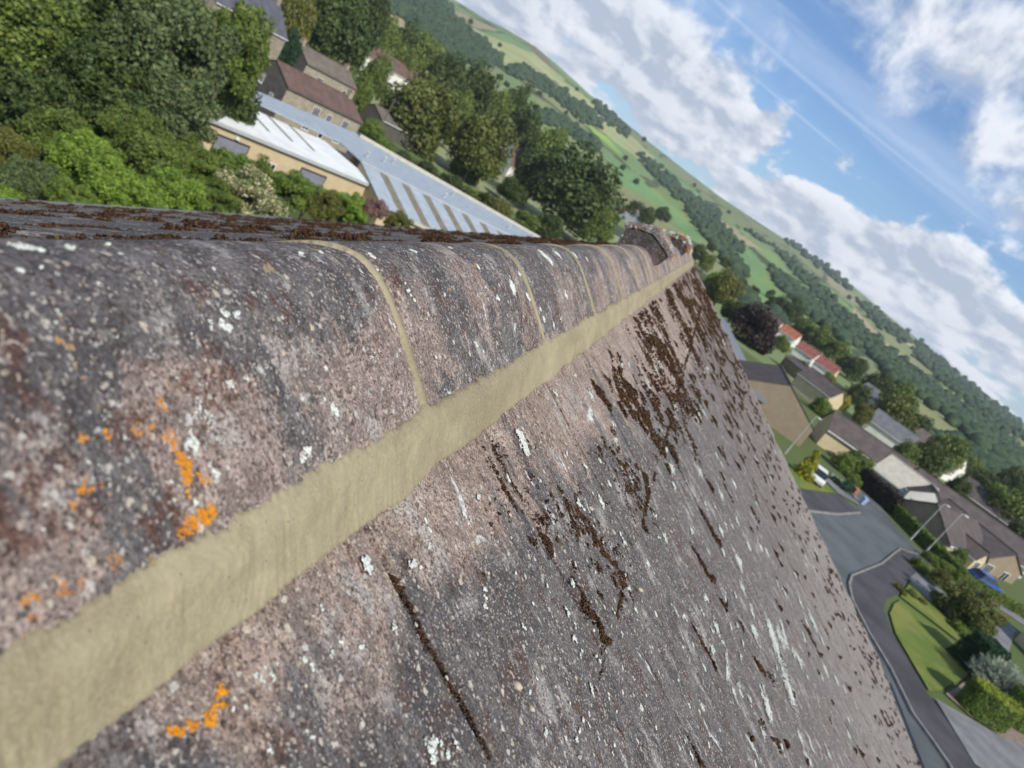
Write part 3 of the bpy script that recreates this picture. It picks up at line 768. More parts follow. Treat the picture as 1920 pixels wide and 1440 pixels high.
for _ in range(110):
    t_ = random.random(); px_ = 1200+90*t_+random.gauss(0, 24); py_ = 560+220*t_+random.gauss(0, 30); d, y = P2(px_, py_); q_ = random.uniform(.5, 1.6)
    cl.append((d, y,   .045*q_, .028*q_, 20*q_, .0052*random.uniform(.7, 1.3)))
for _ in range(110):
    px_ = random.uniform(900, 1180); py_ = random.uniform(800, 1010); d, y = P2(px_, py_); q_ = random.uniform(.25, .8)
    cl.append((d, y, .008*q_, .005*q_, 9*q_, .0014*random.uniform(.7, 1.3)))
line([(1150, 860), (1165, 900), (1185, 940), (1195, 975)], .016, .003, 60)
line([(1040, 910), (1060, 960), (1075, 1000)], .008, .0022, 26)
line([(1000, 960), (1015, 1000), (1020, 1040)], .010, .0022, 34)
line([(985, 1010), (1000, 1030)], .008, .002, 30)
line([(1112, 840), (1135, 890), (1160, 930), (1180, 990), (1192, 1020)], .006, .002, 24)
line([(1200, 890), (1205, 930), (1197, 960)], .010, .003, 40)
line([(920, 870), (945, 920), (965, 960)], .004, .0016, 12)
line([(925, 840), (955, 905), (975, 935)], .003, .0014, 9)
line([(1140, 520+360), (1150, 900)], .008, .002, 20)
line([(1290, 1022), (1310, 1058), (1330, 1095)], .010, .003, 30)
line([(1290, 1173), (1310, 1210), (1335, 1258)], .010, .003, 34)
line([(1308, 955), (1325, 990), (1345, 1025)], .012, .0032, 30)
line([(1345, 890), (1362, 920), (1375, 950)], .016, .004, 46)
line([(1410, 1230), (1425, 1262)], .012, .004, 34)
line([(1290, 1405), (1310, 1440)], .011, .003, 40)
line([(1150, 1355), (1165, 1385)], .004, .002, 8)
line([(1160, 590), (1190, 640), (1225, 690)], .03, .003, 36)
line([(1210, 560), (1240, 620), (1265, 690), (1290, 740)], .07, .006, 60)
line([(1240, 530), (1275, 600), (1310, 680)], .18, .008, 130)
line([(1255, 520), (1290, 580), (1320, 640)], .25, .009, 170)
line([(1230, 640), (1260, 700), (1300, 780)], .10, .006, 60)
line([(1200, 660), (1230, 720), (1262, 780)], .05, .005, 50)
for p, s in (((900, 578+500), .5), ((1175, 1078), .7), ((1230, 1110), .6), ((1120, 868+4), .6), ((1340, 1185), .7), ((1428, 1262), .8), ((1020, 1030), .8), ((1390, 1175), .8), ((1435, 940), .9)):
    d, y = P2(*p); cl.append((d, y, .02*s, .012*s, 34, .0028*s))
rs = np.random.RandomState(11)
W_ = .2955
for _ in range(5200):                                # scattered tufts; thick near the far end of the ridge
    y = rs.uniform(-1, YB); d = rs.uniform(.2, 5.0)
    far = min(1, max(0, (y-2.0)/4.)); up = max(0, 1-(d-.2)/1.3)
    p = .10+.10*far+.85*far*up
    if y < 1.3 and d < .75: p *= .12
    if rs.rand() > p: continue
    if rs.rand() < .45:
        k = int((d-.465)/.34)+1; off = .46 if k % 2 == 0 else .46+W_/2; y = off+round((y-off)/W_)*W_+rs.normal(0, .004); ld = rs.uniform(.012, .045); ly = rs.uniform(.006, .014)
    elif rs.rand() < .3:
        k = round((d-.465)/.34); d = .465+.34*k+.004; ld = .008; ly = rs.uniform(.02, .06)
    else: ld = rs.uniform(.006, .020); ly = rs.uniform(.008, .020)
    sc = 1+1.6*far*up
    cl.append((d, y, ld*sc, ly*sc, 12+40*rs.rand()*sc, (.0030+.0012*y/3)*rs.uniform(.8, 1.4)))
moss(1, cl, 21, rsl)
cl2 = []
for _ in range(1500):
    y = rs.uniform(-1.2, YB); d = rs.uniform(.3, 4.6)
    if rs.rand() > (.95 if d < 1.6 else .5): continue
    s = rs.uniform(.6, 1.6); cl2.append((d, y, .03*s*(1+rs.rand()), .03*s*(1+rs.rand()), 45*s, .0065*rs.uniform(.7, 1.4)))
moss(-1, cl2, 22, lsl)
# small stuck pebbles and grit on the slope
C = []; R = []
for (px, py, r) in ((953, 1292, .0042), (1097, 958, .0032), (1140, 1003, .0030), (1205, 950, .0040), (1250, 1000, .003), (1190, 1110, .0035), (980, 1335, .0026)):
    q = hit_slope(px, py); C.append(q+np.array([.004, 0, .008])); R.append((r*1.3, r*.8, r*.8))
for _ in range(260):
    y = rs.uniform(.1, 3); d = rs.uniform(.2, 1.6); q = np.array(slope_pt(d, y, surf_up(d)+.0003)); C.append(q); g = rs.uniform(.0008, .0022); R.append((g, g, g))
o = link('grit', blobs('grit', C, R, 2, .12, 5), plain('pale_grit', (.50, .44, .33), .1, 200, .9), rsl); o['kind'] = 'stuff'

# ------------------------------------------------------------------ ground and hills
GR, GL = -13.5, -18.0
def sstep(a, b_, x):
    t = min(1, max(0, (x-a)/(b_-a))); return t*t*(3-2*t)
# skyline: azimuth (deg from ridge direction) -> elevation
SKY = [(-60, 3.0), (-40, 2.6), (-30, 3.2), (-25.4, 3.75), (-23, 3.9), (-21.2, 4.15), (-19, 4.3), (-16.7, 4.1), (-14, 3.75), (-11, 3.55), (-8.6, 3.35), (-5, 3.1), (-1.9, 2.95), (1.5, 2.95), (4.9, 2.95), (7.5, 2.95), (9.4, 2.85), (12, 2.55), (16.1, 2.15), (19, 1.85), (23, 1.5), (27, 1.3), (35, 1.6), (60, 2)]
SA = [s[0] for s in SKY]; SEl = [s[1] for s in SKY]
def gz0(x, y):
    return GR+(GL-GR)*sstep(-8, -34, x) if x < 0 else GR
def gz0(x, y):
    t = sstep(8, 34, -x) if x < 0 else 0.
    return GR+(GL-GR)*t
def terrain(az, r):
    x = r*sin(az); y = r*cos(az); b_ = gz0(x, y)
    if cos(az) < 0 or r < 230: return b_
    ad = degrees(az); el = np.interp(ad, SA, SEl)
    R1 = 1900+250*sin(ad*.09)
    H = tan(radians(el))*R1
    t = (r-230)/(R1-230)
    if t <= 1:
        s = t**1.25*.80+.20*sstep(.1, .95, t)
        h = b_+(H-b_)*s
        n_ = noise.fractal(Vector((x*.0035, y*.0035, .3)), .9, 2.1, 4)*14*min(1, t*3)*(1-t)*1.6
        return h+n_
    return H-(r-R1)*.03+0*b_
def ground_hit(px, py):
    """march a view ray to the terrain"""
    d = ray(px, py); d = d/np.linalg.norm(d); s = 10.; st = 1.5
    while s < 3500:
        p = d*s; az = atan2(p[0], p[1]); r = hypot(p[0], p[1])
        if p[2] < terrain(az, r): return p
        s += st*(1 if s < 200 else 2.5)
    return None
# field patches (photo outline -> ground colour)
CG = (.16, .23, .08); CB = (.30, .44, .08); CT = (.40, .33, .19); CO = (.23, .245, .11); CE = (.15, .29, .11); CH = (.36, .38, .17); CM = (.16, .14, .08); CWD = (.03, .05, .02)
FIELDS = [
 ([(690, 20), (760, 20), (830, 52), (790, 70), (720, 60)], CT), ([(840, 25), (900, 60), (940, 90), (935, 110), (900, 85), (850, 45)], CH), ([(900, 60), (1000, 100), (1060, 150), (1030, 150), (960, 110)], CH),
 ([(940, 100), (990, 125), (980, 150), (930, 110)], CH), ([(930, 130), (975, 150), (1010, 190), (1000, 215), (940, 160)], CG), ([(985, 80), (1010, 90), (1050, 140), (1070, 160), (1020, 120)], CM),
 ([(930, 135), (1020, 190), (1080, 240), (1110, 265), (1100, 275), (1000, 215), (940, 180)], CO), ([(1085, 220), (1130, 250), (1180, 300), (1170, 295), (1120, 255)], CB),
 ([(1040, 140), (1110, 190), (1200, 270), (1260, 330), (1240, 330), (1160, 270), (1070, 200)], CH), ([(1090, 200), (1150, 235), (1215, 290), (1205, 300), (1130, 240)], CG),
 ([(1130, 285), (1200, 330), (1260, 400), (1320, 440), (1300, 450), (1230, 380), (1160, 340)], CE), ([(1160, 340), (1230, 390), (1300, 460), (1350, 520), (1330, 520), (1250, 450), (1160, 370)], CO),
 ([(1220, 350), (1260, 355), (1300, 400), (1290, 410)], CG), ([(1300, 400), (1350, 420), (1420, 480), (1400, 480), (1340, 450)], CE), ([(1330, 400), (1380, 430), (1430, 470), (1400, 460)], CT),
 ([(1310, 440), (1400, 540), (1440, 620), (1400, 590), (1330, 500)], CO), ([(1345, 430), (1410, 470), (1440, 510), (1420, 530), (1370, 470)], CE), ([(1420, 520), (1470, 560), (1510, 600), (1480, 600), (1430, 560)], CE), ([(1330, 500), (1360, 520), (1350, 525)], CB),
 ([(1450, 470), (1530, 520), (1590, 590), (1640, 640), (1610, 650), (1540, 580), (1470, 500)], CG), ([(1600, 575), (1660, 640), (1740, 700), (1720, 705), (1650, 650), (1600, 600)], CT), ([(1530, 540), (1570, 560), (1610, 610), (1570, 600)], CG),
 ([(1645, 690), (1700, 710), (1760, 760), (1800, 810), (1780, 820), (1710, 770), (1640, 720)], CO), ([(1680, 620), (1720, 650), (1760, 690), (1720, 670)], CH), ([(1780, 740), (1820, 765), (1800, 762)], CT), ([(1880, 790), (1920, 820), (1920, 830)], CT),
 ([(1560, 640), (1620, 700), (1660, 730), (1640, 740), (1580, 690)], CG), ([(1870, 880), (1920, 890), (1920, 905), (1880, 895)], CB), ([(1400, 560), (1440, 600), (1420, 620), (1385, 590)], CB)]
def inpoly(px, py, poly):
    c = False; j = len(poly)-1
    for i in range(len(poly)):
        xi, yi = poly[i]; xj, yj = poly[j]
        if (yi > py) != (yj > py) and px < (xj-xi)*(py-yi)/(yj-yi)+xi: c = not c
        j = i
    return c
CR_, SR_ = cos(ROLL), sin(ROLL)
def proj(p):
    a, b_, c = np.dot(p, HH), np.dot(p, UU), np.dot(p, FF)
    H = a/c*FPX; U = b_/c*FPX; return 960+CR_*H+SR_*U, 720+SR_*H-CR_*U
def make_ground():
    azs = np.radians(np.concatenate([np.arange(-180, -62, 6), np.arange(-62, -34, .8), np.arange(-34, 34, .2), np.arange(34, 62, .8), np.arange(62, 180.1, 6)]))
    rs_ = np.concatenate([np.linspace(.5, 60, 24), np.linspace(64, 230, 30), np.geomspace(236, 2600, 190), [3000]])
    V = []; Cc = []; na = len(azs)
    for r in rs_:
        for az in azs:
            z = terrain(az, r); x = r*sin(az); y = r*cos(az); V.append((x, y, z))
            c = (.070, .095, .030) if x < 0 else (.085, .12, .035)  # ground left of the house coloured darker for tree shade and hedges
            if r > 150 and abs(az) < .65:
                w = noise.noise(Vector((x*.03, y*.03, 0)))*5
                P = proj((x, y, z))
                dv_, pv_ = noise.voronoi(Vector((x*.0085+w*.01, y*.0042, 1.)))
                kk = int(abs(pv_[0].x*37+pv_[0].y*91)*10) % 7
                c = [(.17, .23, .085), (.22, .25, .11), (.19, .28, .09), (.27, .29, .14), (.16, .26, .10), (.30, .27, .16), (.19, .22, .10)][kk]
                if dv_[1]-dv_[0] < .045 and r > 260: c = (.045, .07, .03)
                for poly, k in FIELDS:
                    if inpoly(P[0]+w, P[1]+w*.6, poly): c = k; break
            Cc.append((*c, 1))
    F = []
    for i in range(len(rs_)-1):
        for j in range(na-1): F.append((i*na+j, i*na+j+1, (i+1)*na+j+1, (i+1)*na+j))
    me = npmesh('ground', V, F, True)
    # centre fan
    ca = me.color_attributes.new('field_colour', 'FLOAT_COLOR', 'POINT'); ca.data.foreach_set('color', np.array(Cc, np.float32).ravel())
    m, n, b, oc, gc = material('grassland')
    at = n.new('ShaderNodeAttribute', attribute_name='field_colour'); f = n.noise(oc, .012, 6, .6); g = n.noise(oc, .15, 5, .65)
    c = n.mix(n.ramp(f, .35, .7, 0, .35), at.outputs['Color'], (.13, .135, .05)); c = n.mix(n.ramp(g, .45, .75, 0, .30), c, (.07, .10, .035))
    n.put(b.inputs['Base Color'], c); b.inputs['Roughness'].default_value = .95; bump(n, b, g, .5, .3)
    o = link('ground', me, m); o['kind'] = 'structure'
make_ground()
def sheet(name, poly, z, mat, kind='structure', thick=None):
    mb = MB()
    if thick: mb.prism(poly, z, z+thick)
    else: mb.add([(x, y, z) for x, y in poly], [tuple(range(len(poly)))])
    o = mb.build(name, mat); o['kind'] = kind; return o
# street: carriageway to the right of the house, running beside it and ending in a turning head
kerbline = [(22.9, 20), (22.9, 34.8), (22.4, 36.1), (21.7, 37.6), (21.4, 41.4), (20.7, 44.6), (20.3, 48.3), (20.6, 51), (21.3, 53.4), (22.8, 56.3), (26, 62.5), (29.3, 70), (30.6, 72.8), (31.6, 73.6), (34.2, 76.9)]
farside = [(34.2, 77.6), (32.8, 82), (32, 87.8), (29.6, 88.5), (28.2, 85), (27.0, 78.5), (26.9, 76.3), (23, 69), (19.4, 63.4), (13, 55), (6, 52), (6, 20)]
sheet('road', kerbline+farside, GR+.02, MASPH)
pave_in = [(25.4, 20), (24.9, 36.7), (24.7, 38.2), (24.2, 40.7), (23.7, 41.8), (23.4, 44.6), (23.0, 47.8), (23.3, 51), (24.2, 53.8), (26.3, 57.5), (29.0, 64), (31.6, 69.5), (33.2, 72.5), (34.6, 75.4)]
sheet('pavement', kerbline+pave_in[::-1], GR+.03, MPAVE, thick=.11)
def ribbon(name, pts, w, z0, h, mat):
    mb = MB(); V = []
    for i, p in enumerate(pts):
        a = Vector(pts[max(0, i-1)]); b_ = Vector(pts[min(len(pts)-1, i+1)]); d = (b_-a).normalized(); nn = Vector((-d.y, d.x))
        for s in (-.5, .5):
            for z in (z0, z0+h): V.append((p[0]+nn.x*w*s, p[1]+nn.y*w*s, z))
    F = []
    for i in range(len(pts)-1):
        a = i*4; b_ = a+4; F += [(a+1, b_+1, b_+3, a+3), (a, b_, b_+1, a+1), (a+2, a+3, b_+3, b_+2)]
    mb.add(V, F); o = mb.build(name, mat); o['kind'] = 'structure'
ribbon('kerb', kerbline, .16, GR, .155, MKERB)
ribbon('kerb', [(13, 55), (19.4, 63.4), (23, 69), (26.9, 76.3)], .16, GR, .155, MKERB)
sheet('pavement', [(13, 55), (19.4, 63.4), (23, 69), (26.9, 76.3), (24.6, 77.6), (21, 71.5), (17.5, 66), (11, 57)], GR+.03, MPAVE, thick=.11)
sheet('lawn', [(25.3, 43.6), (24.1, 42.2), (23.75, 44.8), (23.4, 47.8), (23.8, 51), (24.9, 53.9), (26.0, 56.0), (30.5, 55), (30, 51), (28.6, 48.5), (27.0, 46.2)], GR+.12, MLAWN)
sheet('lawn', [(24.9, 36.4), (25.5, 20), (40, 20), (40, 37), (28.5, 37.0)], GR+.12, MLAWN)
sheet('lawn', [(27.9, 37.2), (40, 37.2), (44, 44), (34, 44.5), (31.5, 42.3)], GR+.10, MLAWN)
sheet('driveway', [(24.3, 41.7), (24.8, 38.3), (25.0, 36.9), (27.6, 37.6), (31.0, 42.4), (31, 44.4), (29.0, 43.2)], GR+.13, MCONC)
sheet('gravel_bed', [(28.9, 43.3), (31.2, 42.5), (34, 44.7), (36.5, 52), (33, 53.5), (30.6, 50.5), (28.4, 48), (27.2, 46), (25.6, 43.6), (27, 43)], GR+.11, MGRAV)
sheet('driveway', [(28.9, 64), (31.5, 69.3), (36, 67.5), (40, 75), (43, 73), (38, 63), (33.5, 57), (30, 60)], GR+.10, MCONC)
sheet('lawn', [(26.2, 56.8), (28.9, 63.2), (31.8, 60), (31, 56)], GR+.125, MLAWN)
sheet('lawn', [(17.5, 66.4), (21, 72), (24.4, 77.6), (22.5, 79), (16, 74), (14, 68)], GR+.10, MLAWN)
sheet('driveway', [(24.6, 78), (27.5, 79.5), (28.4, 86.5), (25.5, 87), (23.5, 80)], GR+.10, MCONC)
sheet('driveway', [(37, 82), (43.2, 85.2), (52, 84), (52, 79), (41, 77)], GR+.06, MCONC)
sheet('driveway', [(-52, 60), (-46.6, 61.2), (-34, 88), (-30, 110), (-52, 118), (-60, 96)], GL+.03, MPAVE)

# ------------------------------------------------------------------ houses
def window(wall, x, y, z, w, h, face, frame=MW, bars=1, name='window'):
    """face: 0 front(-y) 1 right(+x) 2 back 3 left(-x); local house coordinates; (x or y) centre"""
    mb = MB(); g = MB(); t = .07; e = .045
    def bx(m, u0, u1, z0, z1, d0, d1):
        if face == 0: m.box(x+u0, x+u1, y-d1, y-d0, z0, z1)
        elif face == 2: m.box(x+u0, x+u1, y+d0, y+d1, z0, z1)
        elif face == 1: m.box(x+d0, x+d1, y+u0, y+u1, z0, z1)
        else: m.box(x-d1, x-d0, y+u0, y+u1, z0, z1)
    bx(mb, -w/2, -w/2+t, z, z+h, 0, e); bx(mb, w/2-t, w/2, z, z+h, 0, e); bx(mb, -w/2+t, w/2-t, z, z+t, 0, e); bx(mb, -w/2+t, w/2-t, z+h-t, z+h, 0, e)
    for i in range(bars):
        u = -w/2+w*(i+1)/(bars+1); bx(mb, u-.035, u+.035, z+t, z+h-t, 0, e-.005)
    bx(g, -w/2+t, w/2-t, z+t, z+h-t, .004, .02)
    bx(mb, -w/2-.06, w/2+.06, z-.08, z-.003, 0, .10)
    f = mb.build(name, frame, wall); p = g.build('pane', MG, f); return f
def houseb(name, label, cat, cx, cy, z0, yaw, w, L, eave, pitch, wm, rm, wins=(), chim=(), group=None, over=.3, gable=MW, doors=(), gmat=None, tall=0):
    """ridge along local y; gables at y=+-L/2; yaw in degrees"""
    t = empty(name, (cx, cy, z0), radians(yaw)); tag(t, label, cat, group)
    rise = tan(radians(pitch))*w/2; mb = MB()
    P = [(-w/2, -tall), (w/2, -tall), (w/2, eave), (0, eave+rise), (-w/2, eave)]
    v = [(x, -L/2, z) for x, z in P]+[(x, L/2, z) for x, z in P]
    F = [(5, 0, 4, 9), (1, 6, 7, 2)]
    G = [(0, 1, 2, 3, 4), (9, 8, 7, 6, 5)]
    wall = mb.add(v, F+([] if gmat else G)).build('wall', wm, t)
    if gmat:
        for gf in G: MB().add([v[i] for i in gf], [(0, 1, 2, 3, 4)]).build('gable_wall', gmat, t)
    mb = MB(); th = .12
    for s in (-1, 1):
        ox = w/2+over; oz = eave-tan(radians(pitch))*over
        q = [(s*ox, -L/2-over*.6, oz+.02), (0, -L/2-over*.6, eave+rise+.02), (0, L/2+over*.6, eave+rise+.02), (s*ox, L/2+over*.6, oz+.02)]
        qq = q+[(a, b_, c+th) for a, b_, c in q]
        f = [(0, 1, 2, 3), (7, 6, 5, 4), (0, 4, 5, 1), (2, 6, 7, 3), (3, 7, 4, 0)]
        mb.add(qq, f if s < 0 else [k[::-1] for k in f])
    roof = mb.build('roof', rm, t)
    mb = MB()
    mb.box(-.12, .12, -L/2-over*.55, L/2+over*.55, eave+rise+.10, eave+rise+.22); r2 = mb.build('ridge', rm, roof)
    for s in (-1, 1):
        m2 = MB(); x0 = s*(w/2+over); m2.box(min(x0, x0+s*.12), max(x0, x0+s*.12), -L/2-.1, L/2+.1, eave-tan(radians(pitch))*over-.06, eave-tan(radians(pitch))*over+.06); m2.build('gutter', gable, roof)
    for (f, u, z, ww, hh, bars) in wins:
        if f == 0: window(wall, u, -L/2, z, ww, hh, 0, bars=bars)
        elif f == 2: window(wall, u, L/2, z, ww, hh, 2, bars=bars)
        elif f == 1: window(wall, w/2, u, z, ww, hh, 1, bars=bars)
        else: window(wall, -w/2, u, z, ww, hh, 3, bars=bars)
    for (f, u, ww, hh, mt) in doors:
        m2 = MB()
        if f == 0: m2.box(u-ww/2, u+ww/2, -L/2-.05, -L/2, 0, hh)
        elif f == 1: m2.box(w/2, w/2+.05, u-ww/2, u+ww/2, 0, hh)
        else: m2.box(-w/2-.05, -w/2, u-ww/2, u+ww/2, 0, hh)
        m2.build('door', mt, t)
    for (x, y, cw, ch) in chim:
        m2 = MB(); zt = eave+rise; m2.box(x-cw/2, x+cw/2, y-.3, y+.3, eave, zt+ch); m2.box(x-cw/2-.06, x+cw/2+.06, y-.36, y+.36, zt+ch, zt+ch+.12)
        c = m2.build('chimney', wm, roof); m3 = MB(); m3.tube((x, y, zt+ch+.12), (x, y, zt+ch+.5), .13, .11, 10); m3.build('chimney_pot', MORANGE, c)
    return t
# right side -------------------------------------------------------
houseb('chalet_bungalow', 'tan brick gable end of a bungalow with dark ribbed tiles nearest the grass verge', 'house', 16.3, 96.5, GR, 0, 10.2, 14.5, 2.55, 27.5, MTAN, MBROWN, gable=MWOODF, over=.12)
houseb('bungalow', 'long low bungalow with cream gable and plain brown roof behind shrubs', 'house', 31.3, 103, GR, 91, 6.2, 12, 2.5, 33, MCREAM, MBROWN, wins=[(1, 0, .9, 1.7, 1.1, 1), (1, 3.5, .9, 1.2, 1.1, 1)], doors=[(1, 5, 1.2, 2.1, MG)])
houseb('bungalow', 'bungalow with a pale cream roof slope facing the turning head', 'house', 37.0, 100.5, GR-.6, 62, 7.5, 6.5, 2.5, 30, MRENDER, MCREAMR, over=.3)
houseb('rendered_gable_wing', 'small white rendered gable with one window between the cream roof and the brown roof', 'house wing', 39.0, 97.6, GR, -6, 4.8, 4.0, 2.4, 34, MRENDER, MBROWN, wins=[(0, 0, 1.0, 1.4, 1.1, 1)], over=.25)
houseb('bungalow', 'very long brown roofed bungalow reaching to the right behind the cream roof', 'house', 49.5, 110.5, GR-.8, 88, 9.5, 17, 2.5, 25, MRENDER, MBROWN, wins=[(1, 8.2, 1.0, 1.4, 1.1, 1)])
houseb('detached_bungalow', 'bungalow of brown brick beside the clipped hedge with bay windows to the drive', 'house', 40.0, 91.0, GR-.8, -40.5, 7.0, 13.5, 2.45, 34, MCREAM, MBROWN, over=.3, gmat=MTAN, wins=[(1, -3.2, .8, 1.7, 1.2, 2), (1, 3.2, .8, 1.7, 1.2, 2)])
houseb('bungalow_porch', 'small cream gabled bay projecting toward the clipped hedge', 'house bay', 42.8, 88.8, GR-.8, 49.5, 3.4, 3.0, 2.3, 32, MCREAM, MBROWN, wins=[(0, 0, .8, 1.8, 1.2, 2)])
houseb('detached_bungalow', 'brown brick gable with two white framed windows at the right edge', 'house', 46.0, 97.6, GR-.8, 40, 9.6, 10, 2.4, 22, MTAN, MBROWN, wins=[(0, -2.6, .7, 1.9, 1.25, 2), (0, 1.8, .7, 1.8, 1.2, 1)])
houseb('near_bungalow', 'stone bungalow with white bay windows behind the silver willow', 'house', 47.5, 65, GR-.5, 20, 9, 12, 2.5, 26, MCREAM, MBROWN, wins=[(3, -3.5, .6, 2.4, 1.4, 3), (3, 1.5, .6, 2.4, 1.4, 3), (0, 0, .6, 2.0, 1.3, 2)])
# row of flat garages with white fascia
g = empty('garage_row', (11.4, 120, GR)); tag(g, 'long flat roofed garage row with white fascia beyond the roof verge', 'garages'); g.rotation_euler.z = atan2(4.9, 70)
MB().box(-1.4, 1.4, -33, 33, 0, 2.2).build('wall', MTAN, g); MB().box(-1.9, -1.5, -34, 34, 2.0, 2.45).build('fascia', MW, g); MB().box(-1.5, 1.2, -34, 34, 2.2, 2.5).build('roof', MGUT, g)
# far right
RG = 'red roofed houses along the far road'
for (px, py, lab, rm, gm) in ((1437, 618, 'dull red tiled house, topmost and farthest of the red roofed row', MREDB, None), (1471, 641, 'bright orange tiled house with white walls in the red roofed row', MORANGE, None),
        (1502, 676, 'red tiled white house just right of the bright orange one', MREDP, None), (1538, 704, 'red tiled white house with cream side, lowest of the red roofed row', MREDP, MCREAM)):
    q = ground_hit(px, py)
    houseb('village_house', lab, 'house', q[0], q[1], q[2]-.2, 66, 5.2, 6.2, 2.9, 40, MRENDER, rm, wins=[(1, -1.6, 1.0, 1.0, 1.1, 1), (1, 1.4, 1.0, 1.0, 1.1, 1)], group=RG, gmat=gm)
houseb('village_house', 'white house with grey roof just right of the red roofed row', 'house', 58, 205, GR, 60, 9, 12, 3.6, 30, MRENDER, MGREYR, wins=[(1, -2, 1, 1.2, 1.2, 1), (1, 2, 1, 1.2, 1.2, 1)])
houseb('village_house', 'small beige roofed house left of the red roofed row', 'house', 31, 285, GR, 40, 9, 12, 3.0, 32, MRENDER, MSTROOF)
houseb('small_house', 'low cream house with a dark square window above the tan gable', 'house', 30.5, 143, GR, 55, 6, 7.5, 3.0, 32, MCREAM, MBROWN, wins=[(1, 0, 1, 1.3, 1.2, 1)])
houseb('shed', 'grey roofed outbuilding with a white edge behind the tan gable', 'shed', 31, 165, GR, 35, 4, 12, 2.6, 14, MTAN, MBROWN)
houseb('village_house', 'grey roofed house half hidden below the big green tree', 'house', 49, 156, GR, 70, 8, 9, 2.6, 30, MRENDER, MGREYR)
houseb('village_house', 'white house with pinkish front amid the trees left of the wooded hill', 'house', 64, 172, GR, 50, 9, 11, 3.4, 28, MRENDER, MSTROOF, wins=[(1, -2, 1, 1.2, 1.2, 1), (1, 2, 1, 1.2, 1.2, 1)])
houseb('village_house', 'brown house peeping between trees at the right below the wooded hill', 'house', 66, 143, GR, 70, 9, 11, 2.4, 28, MTAN, MBROWN)
houseb('village_house', 'pale roofed house far right in the tree belt', 'house', 93, 178, GR, 70, 8, 14, 2.6, 26, MRENDER, MGREYR)
houseb('village_house', 'small white house just beyond the far end of the ridge', 'house', 9.5, 240, GR, 60, 7, 9, 3, 30, MRENDER, MGREYR)

# left side: industrial units ---------------------------------------
def P_(px, py, z): q = onplane(px, py, z); return q
iu = empty('industrial_unit', (-41, 72, GL)); tag(iu, 'low buff brick industrial unit with white sheet roof and grey roller doors', 'industrial unit')
# front wall runs from A to B, local frame built from these
A_ = np.array([-41.4, 55.5]); B_ = np.array([-33.0, 73.8]); dv = (B_-A_); Lw = np.linalg.norm(dv); dv /= Lw; nv = np.array([-dv[1], dv[0]])
iu.location = (A_[0], A_[1], GL); iu.rotation_euler.z = atan2(dv[1], dv[0])
hE = 3.5; Dp = 8.6
mb = MB(); mb.box(-4, Lw-1.6, 0, Dp-.1, 0, hE-.02).box(Lw-1.6, Lw-.1, 0, 1.5, 0, hE-.02); wl = mb.build('wall', MBUFF, iu)
mb = MB()     # white roof: low mono slope, tapering back on the right
mb.add([(-4.3, -.35, hE), (Lw+.3, -.35, hE), (Lw+.3, 1.5, hE+.1), (Lw-1.5, Dp, hE+.35), (-4.3, Dp, hE+.35), (-4.3, -.35, hE+.22), (Lw+.3, -.35, hE+.22), (Lw+.3, 1.5, hE+.32), (Lw-1.5, Dp, hE+.57), (-4.3, Dp, hE+.57)],
       [(5, 6, 7, 8, 9), (4, 3, 2, 1, 0), (0, 1, 6, 5), (1, 2, 7, 6), (2, 3, 8, 7), (3, 4, 9, 8), (4, 0, 5, 9)])
rf = mb.build('roof', MWHSHEET, iu)
for i in range(8):
    u = -2.5+i*2.7; mb = MB(); sl_ = .35/(Dp+.35)
    z = lambda yy: hE+.22+(yy+.35)*sl_
    mb.add([(u, 3.0, z(3.)+.01), (u+.30, 3.0, z(3.)+.01), (u+.30, 8.6, z(8.6)+.01), (u, 8.6, z(8.6)+.01), (u, 3.0, z(3.)+.05), (u+.30, 3.0, z(3.)+.05), (u+.30, 8.6, z(8.6)+.05), (u, 8.6, z(8.6)+.05)],
           [(4, 5, 6, 7), (0, 1, 5, 4), (1, 2, 6, 5), (2, 3, 7, 6), (3, 0, 4, 7)])
    if u < Lw-4: mb.build('rooflight', MSKY, rf)
mb = MB(); mb.box(-4.3, Lw+.3, -.42, -.352, hE-.12, hE+.20); mb.build('gutter', MPOLE, rf)
for (u, w) in ((3.85, 3.1), (12.8, 2.9)):
    mb = MB(); mb.box(u-w/2-.12, u+w/2+.12, -.03, -.001, 0, 2.62); mb.build('door_frame', MG, iu); mb = MB(); mb.box(u-w/2, u+w/2, -.06, -.031, 0, 2.45); mb.build('roller_door', MDOOR, iu)
for u in (0.6, 8.2):
    window(wl, u, 0, 1.1, 1.0, .8, 0)
mb = MB(); mb.box(3.8, 4.15, -.22, 0, 2.75, 3.0); mb.build('wall_lamp', MW, iu)
# long building with pale blue sheeting
lb = empty('factory_shed', (-35.3, 76.2, GL)); tag(lb, 'very long pale blue metal roofed factory with brown rooflight strips', 'factory')
rd = np.array([.6, .8]); rn = np.array([.8, -.6]); lb.rotation_euler.z = atan2(.8, .6)
def LC_(x, y): q = np.array([x+35.3, y-76.2]); return float(q@rd), float(q@-np.array([.8, -.6]))     # local along / across (left positive)
ZRg = GL*0+4.7; Lf = 75
def slab(pts, th=.10):
    n_ = len(pts); mb = MB(); return mb.add(list(pts)+[(a, b_, c+th) for a, b_, c in pts], [tuple(range(n_))[::-1], tuple(range(n_, 2*n_))]+[(i, (i+1) % n_, (i+1) % n_+n_, i+n_) for i in range(n_)])
near = [(-1.5, -8.6, 3.0), (Lf, -8.6, 3.0), (Lf, 0, ZRg), (-1.5, 0, ZRg)]
lr = slab(near).build('roof', MSHEET, lb)
